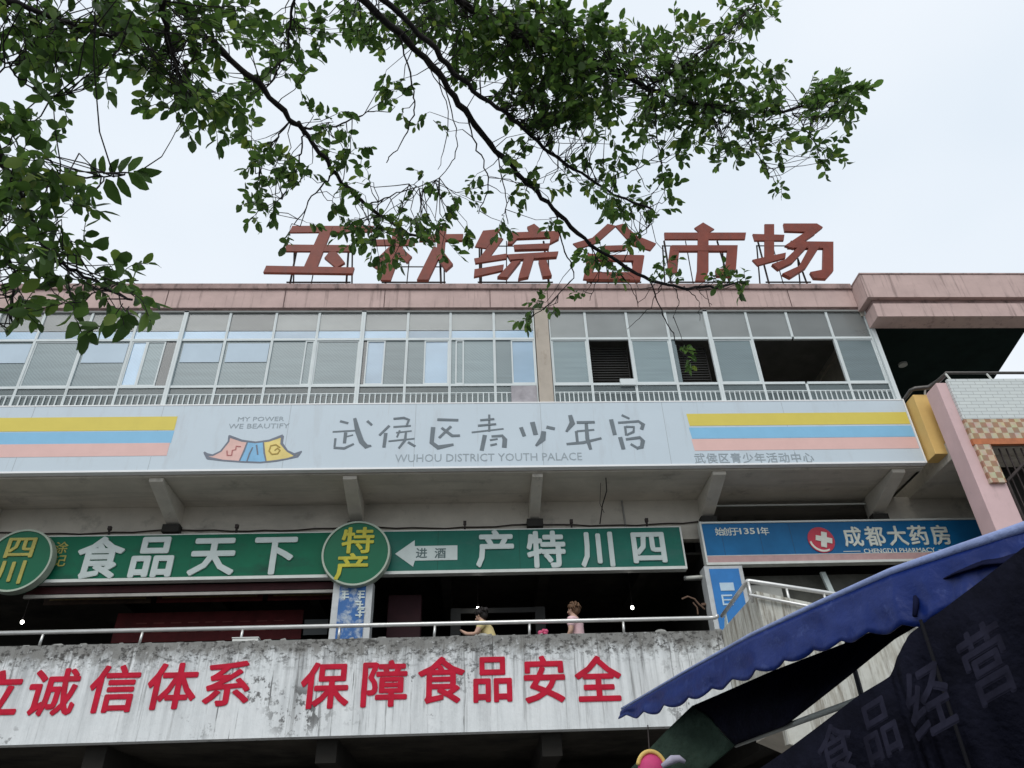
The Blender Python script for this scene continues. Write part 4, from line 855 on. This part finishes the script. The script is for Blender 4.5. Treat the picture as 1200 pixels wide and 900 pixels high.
for k in range(9):
    u_ = k/8*2.0; rows.append([tuple(np.array(p)+pn*u_+np.array([0, 0, .015+u_*.368-.03*math.sin(math.pi*k/8)*abs(math.sin(i*.11))])) for i, p in enumerate(edge[::6])])
MB().grid(rows).build('canopy', tarp, aw, smooth=True, solid=.006)
for q_ in (edge[12], edge[-30]):
    q_ = np.array(q_)+pn*1.93; MB().tube([(q_[0], q_[1], q_[2]+.70), (q_[0], q_[1], .12)], .02, 8).build('pole', mat('pole_dark', (.018, .018, .022), .7, .2), aw, smooth=True)
pp = at(1068, 672, Z=2.6); pole_top = np.array([pp[0]+.09, pp[1], 2.56])
MB().tube([pole_top, (pole_top[0], pole_top[1], 0.12)], .022, 10).build('pole', mat('pole_dark', (.018, .018, .022), .7, .2), aw, smooth=True)
# added dark sheet painting the rim's shadow on the valance; straps at the pole
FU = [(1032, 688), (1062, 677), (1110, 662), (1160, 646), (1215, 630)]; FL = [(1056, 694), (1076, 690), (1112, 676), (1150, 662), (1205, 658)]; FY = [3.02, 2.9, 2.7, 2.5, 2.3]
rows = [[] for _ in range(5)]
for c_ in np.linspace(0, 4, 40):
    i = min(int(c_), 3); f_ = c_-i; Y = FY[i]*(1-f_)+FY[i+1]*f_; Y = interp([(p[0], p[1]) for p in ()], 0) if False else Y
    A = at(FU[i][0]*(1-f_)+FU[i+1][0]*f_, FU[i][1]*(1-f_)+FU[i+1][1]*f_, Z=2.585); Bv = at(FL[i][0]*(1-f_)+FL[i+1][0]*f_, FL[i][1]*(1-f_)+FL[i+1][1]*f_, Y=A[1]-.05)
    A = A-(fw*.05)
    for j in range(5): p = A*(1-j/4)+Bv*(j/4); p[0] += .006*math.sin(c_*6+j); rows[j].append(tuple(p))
MB().grid(rows).build('rim_shade_sheet', mat('shade_and_strap_navy', (.006, .008, .03), .8, .4, 6, spec=.08), aw, smooth=True, solid=.005)
for pa, pb in (((1062, 683), (1072, 722)), ((1072, 688), (1078, 724)), ((1050, 690), (1068, 716))):
    A = at(*pa, Z=2.57); A = A-fw*.07; Bv = at(*pb, Y=A[1]-.02); MB().tube([A, (A+Bv)/2+rt*.004, Bv], [.008, .012, .009], 6).build('strap', mat('shade_and_strap_navy', (.006, .008, .03)), aw, smooth=True)
# dark lower tarp (green towards its left corner)
lt = thing('dark_tarp', (1.9, 4.2, 0), 'dark drooping tarp with a green corner below the blue awning', 'tarp')
UP = [(738, 902), (776, 862), (812, 827), (905, 787), (1000, 751), (1062, 722), (1110, 700)]
LO = [(800, 915), (826, 903), (862, 873), (920, 850), (990, 795), (1048, 748), (1110, 712)]
YY = [5.0, 4.85, 4.7, 4.2, 3.8, 3.5, 3.3]
def sheet(name, ups, los, ys, m, parent, n=60, nr=8, wr=.02, solid=.008):
    cu = np.linspace(0, len(ups)-1, n); rows = [[] for _ in range(nr+1)]
    for c_ in cu:
        i = min(int(c_), len(ups)-2); f_ = c_-i; ux = ups[i][0]*(1-f_)+ups[i+1][0]*f_; uy = ups[i][1]*(1-f_)+ups[i+1][1]*f_
        lx = los[i][0]*(1-f_)+los[i+1][0]*f_; ly = los[i][1]*(1-f_)+los[i+1][1]*f_; Y = ys[i]*(1-f_)+ys[i+1]*f_
        A, Bv = at(ux, uy, Y=Y), at(lx, ly, Y=Y-.25)
        for j in range(nr+1):
            u_ = j/nr; p = A*(1-u_)+Bv*u_; p[0] += wr*math.sin(c_*3.1+u_*4)*math.sin(math.pi*u_); p[1] += wr*1.5*math.sin(c_*2.2+u_*5)*math.sin(math.pi*u_)
            rows[j].append(tuple(p))
    return MB().grid(rows).build(name, m, parent, smooth=True, solid=solid)
sheet('green_corner', UP[:3], LO[:3], YY[:3], gtarp, lt)
sheet('tarp_sheet', UP[2:], LO[2:], [y+.0 for y in YY[2:]], dtarp, lt)
a_, b_ = at(862, 873, Y=4.5), at(922, 851, Y=4.0); MB().tube([a_, b_, b_+(b_-a_)*1.6+(0, 0, -.0)], .014, 8).build('edge_bar', mat('bar_grey', (.30, .32, .30), .5), lt, smooth=True)
a_ = at(800, 880, Y=4.75); MB().tube([(a_[0]+.1, a_[1], 2.15), (a_[0]+.1, a_[1], .12)], .02, 8).build('pole', iron, lt)
# dark hanging banner with faded characters
hb = thing('hanging_banner', (1.5, 2.6, 0), 'near black market banner with faded characters at the lower right corner', 'banner')
UC = [(868, 915), (925, 868), (1005, 803), (1040, 780), (1050, 762), (1066, 744), (1120, 702), (1200, 642), (1290, 580)]
YC = [3.15, 3.0, 2.8, 2.72, 2.68, 2.64, 2.5, 2.3, 2.1]
n = 90; nr = 10; rows = [[] for _ in range(nr+1)]
def bedge(c_):
    i = min(int(c_), len(UC)-2); f_ = c_-i
    return at(UC[i][0]*(1-f_)+UC[i+1][0]*f_, UC[i][1]*(1-f_)+UC[i+1][1]*f_, Y=YC[i]*(1-f_)+YC[i+1]*f_)
for c_ in np.linspace(0, len(UC)-1, n):
    A = bedge(c_)
    for j in range(nr+1):
        u_ = j/nr; p = A.copy(); p[2] -= 1.25*u_; q_ = .022*math.sin(c_*4+u_*3)*u_+.014*math.sin(c_*9-u_*6+1)*min(1, u_*3)+.010*math.sin(c_*2.3+u_*14); p[1] += q_; p[0] += q_*.6; p[2] -= .035*math.sin(math.pi*min(1, c_/5.0))*(1-u_); rows[j].append(tuple(p))
MB().grid(rows).build('cloth', dtarp, hb, smooth=True, solid=.006)
def bchar(ch, cx, cy, w_, h_, Y):
    g = MB(); k = 1.0
    # along the banner direction in plan
    A = at(cx-w_*.5, cy+w_*.30, Y=Y+.075); Bp = at(cx+w_*.5, cy-w_*.30, Y=Y-.075); ctr = (A+Bp)/2; dx = Bp-A
    zt = at(cx, cy-h_/2, Y=Y)[2]; zb = at(cx, cy+h_/2, Y=Y)[2]; hz = (zt-zb)/2
    glyph_on(g, ch, [A-(0, 0, hz), Bp-(0, 0, hz), Bp+(0, 0, hz), A+(0, 0, hz)], np.array([-.5, -.85, 0]), .004, .02); g.build('faded_character', ctext, hb)
for ch, cx, cy, w_, h_, Y in (('营', 1156, 776, 50, 84, 2.30), ('经', 1088, 820, 46, 80, 2.46), ('品', 1030, 853, 40, 70, 2.60), ('食', 980, 880, 38, 64, 2.71)): bchar(ch, cx, cy, w_, h_, Y)
q = bedge(5.15); d_ = -fw*.03; MB().tube([(q[0]+d_[0], q[1]+d_[1]-.02, q[2]+.02), (q[0]+d_[0], q[1]+d_[1]-.02, .02)], .006, 8).build('pole', mat('pole_black', (.012, .012, .015), .8, spec=.1), hb)
# pink hat hanging under the green corner, pale sleeve scrap beside it
p = at(763, 899, Y=4.6); t = thing('sun_hat', p, 'bright pink hat with a yellow rim hanging below the green tarp corner', 'hat')
v = []
g = MB(); g.ball((p[0], p[1], p[2]-.02), .075, .075, .085, 18, 10); o = g.build('crown', mat('hat_pink', (.75, .09, .26), .6, .15, 8, trans=.3), t, smooth=True); 
n = 24; g = MB(); g.tube([(p[0]+.075*math.cos(a), p[1]-.02, p[2]-.01+.085*math.sin(a)) for a in np.linspace(.2, 2.9, n)], .012, 8); g.build('rim', mat('hat_yellow', (.75, .52, .16), .6, .1), t, smooth=True)
MB().tube([(p[0], p[1], p[2]+.06), (p[0]+.02, p[1]+.05, p[2]+.22)], .004, 5).build('string', iron, t)
g = MB(); g.tube([at(776, 898, Y=4.5), at(788, 890, Y=4.5), at(796, 889, Y=4.5), at(803, 893, Y=4.5)], [.012, .022, .018, .01], 8)
tag(g.build('cloth_scrap', mat('pale_lilac', (.42, .40, .50), .7, .2, 9), smooth=True), 'pale lilac twisted cloth scrap beside the pink hat', 'cloth')

# ------------------------------------------------------------------ overhanging tree
tree = thing('tree', (-3.4, -.6, 0), 'tree whose leafy branches hang across the top of the photo from the left', 'tree')
bark = mat('bark', (.028, .024, .022), .9, .35, 14.0, bump=.4)
LIMBS = [  # (pixel polyline, depth start, depth end, radius start, radius end)
 ([(205, -10), (245, 45), (300, 95), (340, 140), (356, 152), (392, 202), (430, 240), (470, 268), (500, 282)], 4.2, 5.0, .021, .008),
 ([(415, -10), (470, 42), (510, 82), (545, 130), (578, 172), (612, 207), (642, 237), (680, 275), (722, 306), (762, 328), (800, 337), (845, 336), (868, 330)], 4.4, 6.0, .023, .008),
 ([(440, -10), (500, 45), (540, 92), (590, 130), (632, 168), (680, 202), (730, 232), (765, 245)], 4.3, 5.4, .019, .007),
 ([(520, -10), (600, 40), (680, 70), (760, 102), (830, 126), (905, 133), (960, 122), (1005, 118)], 4.8, 5.8, .022, .006),
 ([(188, -10), (195, 40), (208, 80), (222, 125)], 3.6, 4.0, .018, .006),
 ([(345, -10), (340, 30), (332, 70), (310, 105)], 4.4, 4.6, .010, .004),
 ([(-20, 110), (0, 180), (30, 240), (60, 300), (110, 330), (155, 352)], 3.0, 3.2, .014, .005),
 ([(-20, 230), (10, 300), (15, 340), (12, 385)], 3.0, 3.1, .008, .004),
 ([(20, 215), (60, 212), (110, 208), (140, 204), (165, 200)], 3.1, 3.2, .005, .003),
 ([(-10, 60), (10, 78), (30, 98), (55, 112), (68, 120)], 3.1, 3.2, .005, .003),
 ([(-10, -5), (60, 20), (120, 40), (160, 35)], 3.2, 3.4, .014, .006),
 ([(760, 102), (820, 62), (868, 22), (895, -8)], 5.2, 5.4, .008, .005),
 ([(470, 42), (480, 92), (485, 130), (470, 165), (452, 190)], 4.5, 4.7, .006, .003),
 ([(545, 128), (558, 170), (572, 215), (560, 250)], 4.8, 5.0, .006, .003),
 ([(578, 172), (590, 215), (595, 262)], 4.9, 5.1, .005, .003),
 ([(650, 245), (660, 290), (672, 320), (650, 350), (620, 372)], 5.3, 5.6, .006, .003),
 ([(690, 282), (702, 318), (690, 352)], 5.4, 5.6, .005, .002),
 ([(762, 328), (775, 365), (790, 395), (802, 420)], 5.8, 5.9, .006, .003),
 ([(775, 332), (762, 360), (735, 385)], 5.8, 5.9, .004, .002), ([(800, 337), (818, 352), (820, 375)], 5.9, 6.0, .004, .002), ([(790, 336), (795, 355), (788, 372)], 5.9, 6.0, .004, .002), ([(815, 337), (835, 358)], 5.9, 6.0, .003, .002),
 ([(730, 308), (745, 280), (760, 262)], 5.6, 5.7, .004, .002), ([(700, 295), (735, 330), (748, 356)], 5.6, 5.7, .004, .002),
 ([(905, 133), (880, 165), (895, 195), (908, 215)], 5.4, 5.5, .005, .003), ([(930, 132), (950, 160), (968, 185)], 5.5, 5.6, .005, .003),
 ([(830, 126), (845, 160), (840, 185)], 5.3, 5.4, .005, .003), ([(765, 105), (770, 160), (778, 210)], 5.2, 5.3, .006, .003), ([(700, 212), (740, 200), (775, 180)], 5.2, 5.3, .005, .003),
 ([(356, 152), (400, 145), (440, 130)], 4.6, 4.7, .007, .003), ([(392, 202), (370, 225), (345, 262)], 4.7, 4.8, .006, .003), ([(340, 140), (318, 170), (300, 205)], 4.6, 4.7, .006, .003), ([(430, 240), (470, 225), (515, 210)], 4.8, 4.9, .005, .003),
 ([(356, 152), (352, 185), (330, 235)], 4.6, 4.7, .007, .003),
 ([(515, 90), (535, 150), (530, 190), (500, 220), (480, 215)], 4.6, 4.7, .004, .002), ([(500, 70), (525, 130), (515, 200)], 4.5, 4.6, .004, .002)]
tk = MB(); tw = MB(); SAMP = []
def unit(v): return v/(np.linalg.norm(v)+1e-9)
STARTS = {0: (-1.6, 1.0, 4.9), 1: (-1.0, 1.0, 5.4), 2: (-.9, .9, 5.5), 3: (-.5, 1.0, 5.7), 4: (-1.9, 1.1, 4.8), 6: (-2.9, 1.2, 3.6), 7: (-2.9, 1.2, 3.5), 10: (-2.6, .9, 4.6)}
for li, (pl, d0, d1, r0, r1) in enumerate(LIMBS):
    n = len(pl); pts = []; rr = random.Random(li)
    P3 = [ad(p[0], p[1], d0+(d1-d0)*i/(n-1)) for i, p in enumerate(pl)]
    cu = np.linspace(0, n-1, n*5)
    for c_ in cu:
        i = min(int(c_), n-2); f_ = c_-i
        a, b, c2_, d2 = P3[max(i-1, 0)], P3[i], P3[i+1], P3[min(i+2, n-1)]
        p = .5*((2*b)+(-a+c2_)*f_+(2*a-5*b+4*c2_-d2)*f_*f_+(-a+3*b-3*c2_+d2)*f_**3)
        pts.append(p+np.array([rr.gauss(0, 1), rr.gauss(0, 1), rr.gauss(0, 1)])*.006)
    rs = [r0+(r1-r0)*k/(len(pts)-1) for k in range(len(pts))]
    rs = [r_*(1+.12*rr.uniform(-1, 1)) for r_ in rs]
    SAMP += [(p, li) for p in pts]
    if li in STARTS:
        s0 = np.array(STARTS[li]); q0 = np.array([-3.3, -.5, 3.4 if li not in (6, 7) else 3.0]); tn = unit(pts[3]-pts[0]); L0 = np.linalg.norm(pts[0]-q0)
        c1_ = q0+(s0-q0)*.75+np.array([0, 0, .25]); c2_ = pts[0]-tn*L0*.4; cc = []; nb = 22
        for k in range(nb):
            t_ = k/(nb-1); p = (1-t_)**3*q0+3*(1-t_)**2*t_*c1_+3*(1-t_)*t_*t_*c2_+t_**3*pts[0]
            cc.append(p+np.array([rr.gauss(0, 1), rr.gauss(0, 1), rr.gauss(0, 1)])*(.012 if 0 < k < nb-1 else 0))
        rr_ = [.075*(1-k/(nb-1))**1.4+rs[0] for k in range(nb)]
        tk.tube(cc+pts[1:4], rr_+rs[1:4], 10); SAMP += [(p, li) for p in cc[8:]]
    (tk if r0 > .012 else tw).tube(pts, rs, 8 if r0 > .012 else 5)
tk.tube([(-3.4, -.6, 0), (-3.42, -.58, .4), (-3.36, -.55, 1.4), (-3.38, -.5, 2.6), (-3.3, -.5, 3.5), (-3.1, -.3, 4.5), (-2.9, 0, 6)], [.30, .22, .19, .175, .16, .10, .05], 14)
tk.build('trunk', bark, tree, smooth=True)
SA = np.array([s[0] for s in SAMP])
BL = {}
BL[3.3] = [(30, 25, 48, 40, 1.7), (95, 20, 52, 35, 1.6), (80, 55, 42, 26, 1.2), (150, 15, 40, 30, 1.3), (30, 62, 35, 16, .9), (125, 85, 20, 22, .9), (120, 95, 10, 20, .6), (60, 118, 10, 14, .5)]
BL[3.9] = [(175, 45, 40, 40, 1.3), (205, 85, 35, 40, 1.3), (225, 115, 35, 35, 1.6), (255, 122, 20, 28, 2.0), (190, 120, 14, 14, .6), (240, 40, 40, 40, 1.3), (285, 28, 32, 30, 1.0), (150, 60, 25, 25, .9), (105, 70, 15, 15, .6), (215, 15, 40, 25, 1.4)]
BL[3.0] = [(12, 160, 24, 40, 1.6), (38, 200, 34, 40, 1.7), (18, 245, 28, 45, 1.7), (75, 225, 34, 34, 1.5), (65, 275, 45, 35, 1.2), (105, 240, 16, 24, .9), (40, 310, 40, 22, 1.0), (105, 320, 45, 28, 1.3), (147, 345, 26, 30, 1.9), (95, 345, 35, 20, .9), (15, 340, 22, 40, 1.4), (8, 375, 12, 16, 1.3), (20, 125, 12, 12, .5)]
BL[4.7] = [(330, 45, 35, 40, .9), (370, 35, 25, 25, .8), (300, 105, 18, 26, .9), (325, 90, 20, 20, .7), (355, 80, 18, 20, .5), (300, 165, 24, 16, 1.0), (320, 195, 30, 25, 1.1), (315, 230, 28, 22, .9), (355, 205, 22, 22, .9), (395, 180, 30, 20, 1.0), (385, 145, 30, 18, .8), (430, 215, 25, 18, .5), (405, 245, 30, 20, .7), (345, 262, 22, 10, .6), (430, 265, 35, 20, 1.0), (490, 260, 45, 18, 1.3), (450, 286, 26, 16, 1.0), (522, 288, 18, 12, .6), (540, 265, 22, 10, .5), (300, 245, 12, 10, .6)]
BL[5.0] = [(425, 22, 35, 28, 1.3), (480, 20, 40, 25, 1.3), (530, 20, 45, 30, 1.7), (590, 28, 45, 32, 1.8), (640, 38, 50, 38, 1.9), (690, 50, 45, 40, 1.7), (560, 62, 40, 28, 1.4), (610, 85, 45, 30, 1.6), (660, 100, 45, 35, 1.8), (700, 105, 40, 35, 1.4), (620, 125, 40, 22, 1.1), (650, 145, 40, 22, 1.3), (690, 150, 35, 22, .9), (440, 50, 22, 16, .8), (455, 95, 16, 22, .6), (470, 130, 18, 10, .3), (505, 212, 20, 10, .5), (550, 225, 24, 16, .5), (600, 220, 18, 22, .5), (640, 205, 35, 22, .5), (600, 170, 25, 16, .6), (690, 210, 40, 26, .6), (650, 250, 22, 14, .4), (600, 255, 18, 16, .4), (720, 180, 30, 18, .4), (465, 110, 10, 10, .5), (505, 135, 10, 8, .4), (560, 200, 18, 10, .4)]
BL[5.4] = [(730, 237, 35, 18, 1.1), (770, 235, 18, 20, .9), (755, 255, 10, 14, .8), (780, 200, 12, 14, .5), (740, 60, 35, 35, 1.3), (790, 45, 25, 22, .7), (830, 40, 35, 22, .8), (870, 15, 26, 20, 1.2), (862, 45, 25, 16, .7), (908, 18, 10, 14, .6), (790, 90, 40, 30, 1.5), (840, 85, 40, 24, 1.1), (800, 125, 40, 30, 1.3), (760, 140, 30, 30, 1.0), (850, 130, 40, 28, 1.3), (900, 90, 26, 16, 1.0), (900, 130, 35, 24, 1.1), (850, 170, 40, 20, 1.1), (800, 170, 30, 18, .8), (970, 112, 38, 28, 1.9), (990, 118, 22, 20, 1.0), (925, 152, 25, 18, 1.1), (960, 180, 28, 16, 1.0), (900, 180, 22, 12, .6), (910, 212, 8, 8, .6)]
BL[5.7] = [(640, 362, 26, 10, .8), (615, 372, 8, 6, .8), (690, 350, 13, 10, .5), (700, 300, 24, 18, 1.0), (745, 280, 14, 16, .9), (720, 320, 22, 10, .6), (770, 325, 30, 8, .8), (850, 325, 24, 10, 1.3), (870, 330, 12, 9, .9), (800, 405, 7, 10, 1.0), (785, 300, 10, 12, .8), (803, 420, 6, 6, .8)]
# the rest of the crown, above and to the left of what the photograph takes in
OUT = [(-110, 40, 70, 60, 1.0, 3.6), (-130, 190, 70, 70, 1.0, 3.2), (-120, 320, 70, 50, 1.0, 3.1), (-260, 60, 90, 70, .9, 3.6), (-260, 240, 90, 80, .9, 3.3), (-400, 120, 110, 90, .9, 3.4),
       (60, -110, 90, 50, .6, 3.6), (220, -110, 90, 50, .6, 4.0), (390, -110, 90, 50, .6, 4.4), (560, -100, 90, 40, .6, 4.8), (700, -80, 60, 30, .6, 5.1), (-80, -120, 90, 70, .7, 3.4)]
lf = MB(); lfp = []
def leaf(p, d, nrm, ln, wd):
    d = d/np.linalg.norm(d); s_ = np.cross(d, nrm); s_ /= np.linalg.norm(s_)+1e-9; nn = np.cross(s_, d); o = len(lf.v)
    cu = rng.normal(0, .07)
    def q(u_, v_, h_): return p+d*u_*ln+s_*v_*wd*.5+nn*h_*ln
    V = [q(0, 0, 0), q(.28, .82, .05), q(.28, 0, -.02), q(.28, -.82, .05), q(.62, .88, .02), q(.62, 0, -.05), q(.62, -.88, .02), q(.88, .46, -.08+cu), q(.88, 0, -.11+cu), q(.88, -.46, -.08+cu), q(1, 0, -.16+cu*1.6)]
    lf.v += [tuple(x_) for x_ in V]; lf.f += [tuple(i+o for i in f_) for f_ in ((0, 1, 2), (0, 2, 3), (1, 4, 5, 2), (2, 5, 6, 3), (4, 7, 8, 5), (5, 8, 9, 6), (7, 10, 8), (8, 10, 9))]
def unit(v): return v/(np.linalg.norm(v)+1e-9)
nl = 0
for o_ in OUT: BL.setdefault(o_[5]+.001, []).append(o_[:5])
for dep, bl in BL.items():
    for (cx, cy, rx, ry, den) in bl:
        mpp = dep/F; lsz = .068 if dep < 3.2 else (.064 if dep < 4 else .067)
        lpx = lsz/mpp; ntw = max(2, int(math.pi*rx*ry*den*(1.2 if dep < 4 else 1.3)/(lpx*lpx*.44*.55)/6.0+.5))
        for k in range(ntw):
            a = rng.uniform(0, 2*math.pi); q_ = math.sqrt(rng.uniform(0, 1))*.8
            s0 = ad(cx+rx*q_*math.cos(a), cy+ry*q_*math.sin(a), dep+rng.normal(0, .22))
            j = rng.choice(np.argsort(((SA-s0)**2).sum(1))[:14]); near = SA[j]; dist = np.linalg.norm(near-s0)
            if dist < .75:
                v_ = s0-near; dl = np.linalg.norm(v_); m1 = near+v_*.33+rng.normal(0, .035*dl+.003, 3)+np.array([0, 0, -.05*dl]); m_ = near+v_*.68+rng.normal(0, .03*dl+.003, 3)+np.array([0, 0, -.05*dl]); tw.tube([near, m1, m_, s0], [.0034, .0028, .0024, .002], 4, cap=False)
                base = unit(s0-near)
            else: base = unit(rng.normal(0, 1, 3))
            d = unit(base*.6+rng.normal(0, .5, 3)+np.array([0, 0, -.15]))
            nlv = int(rng.integers(5, 8)); step = lsz*.30; p = s0.copy(); pts = [p.copy()]
            for m2 in range(nlv):
                p = p+d*step; d = unit(d+rng.normal(0, .12, 3)+np.array([0, 0, -.04])); pts.append(p.copy())
                side = unit(np.cross(d, rng.normal(0, 1, 3))); ld = unit(d*.7+side*(.9 if m2 < nlv-1 else .2)+rng.normal(0, .15, 3)+np.array([0, 0, -.15]))
                nr_ = unit(np.array([0, 0, 1.0])+rng.normal(0, .55, 3)); sc = rng.uniform(.62, 1.25)
                leaf(p, ld, nr_, lsz*sc, lsz*sc*rng.uniform(.48, .68)); nl += 1
            tw.tube(pts, .0016, 4, cap=False)
# the pale sprig at the left: separate larger leaves
for (bx, by, tx, ty) in ((112, 208, 108, 184), (122, 205, 118, 182), (130, 206, 136, 186), (140, 204, 152, 180), (150, 202, 166, 182), (160, 200, 188, 204), (150, 203, 176, 222), (138, 206, 152, 232), (124, 209, 138, 238), (118, 208, 104, 204), (156, 200, 178, 212)):
    a, b = ad(bx, by, 3.15), ad(tx, ty, 3.15+rng.normal(0, .03)); leaf(a, b-a, unit(-fw+rng.normal(0, .25, 3)), np.linalg.norm(b-a), np.linalg.norm(b-a)*.5)
for (bx, by, tx, ty) in ((36, 102, 58, 112), (50, 98, 66, 108), (60, 112, 80, 122), (58, 116, 64, 130), (68, 102, 76, 118)):
    a, b = ad(bx, by, 3.15), ad(tx, ty, 3.15); leaf(a, b-a, unit(-fw+rng.normal(0, .3, 3)), np.linalg.norm(b-a), np.linalg.norm(b-a)*.48)
print('leaves', nl)
tw.build('twigs', bark, tree, smooth=True)
def leafmat():
    m = bpy.data.materials.new('leaf'); m.use_nodes = True; t_ = m.node_tree; n = t_.nodes.new; l = t_.links.new; b_ = t_.nodes['Principled BSDF']
    b_.inputs['Roughness'].default_value = .42; b_.inputs['Specular IOR Level'].default_value = .35
    ge = n('ShaderNodeNewGeometry'); rp = n('ShaderNodeValToRGB'); e = rp.color_ramp.elements
    e[0].position = 0; e[0].color = (.042, .085, .020, 1); e[1].position = 1; e[1].color = (.20, .27, .045, 1)
    k = e.new(.55); k.color = (.080, .155, .032, 1); k = e.new(.86); k.color = (.12, .22, .045, 1)
    l(ge.outputs['Random Per Island'], rp.inputs['Fac']); l(rp.outputs['Color'], b_.inputs['Base Color'])
    tr = n('ShaderNodeBsdfTranslucent'); l(rp.outputs['Color'], tr.inputs['Color']); ms = n('ShaderNodeMixShader'); ms.inputs['Fac'].default_value = .55
    l(b_.outputs['BSDF'], ms.inputs[1]); l(tr.outputs['BSDF'], ms.inputs[2]); l(ms.outputs['Shader'], t_.nodes['Material Output'].inputs['Surface']); return m
cw = lf.build('crown', leafmat(), tree, smooth=True)
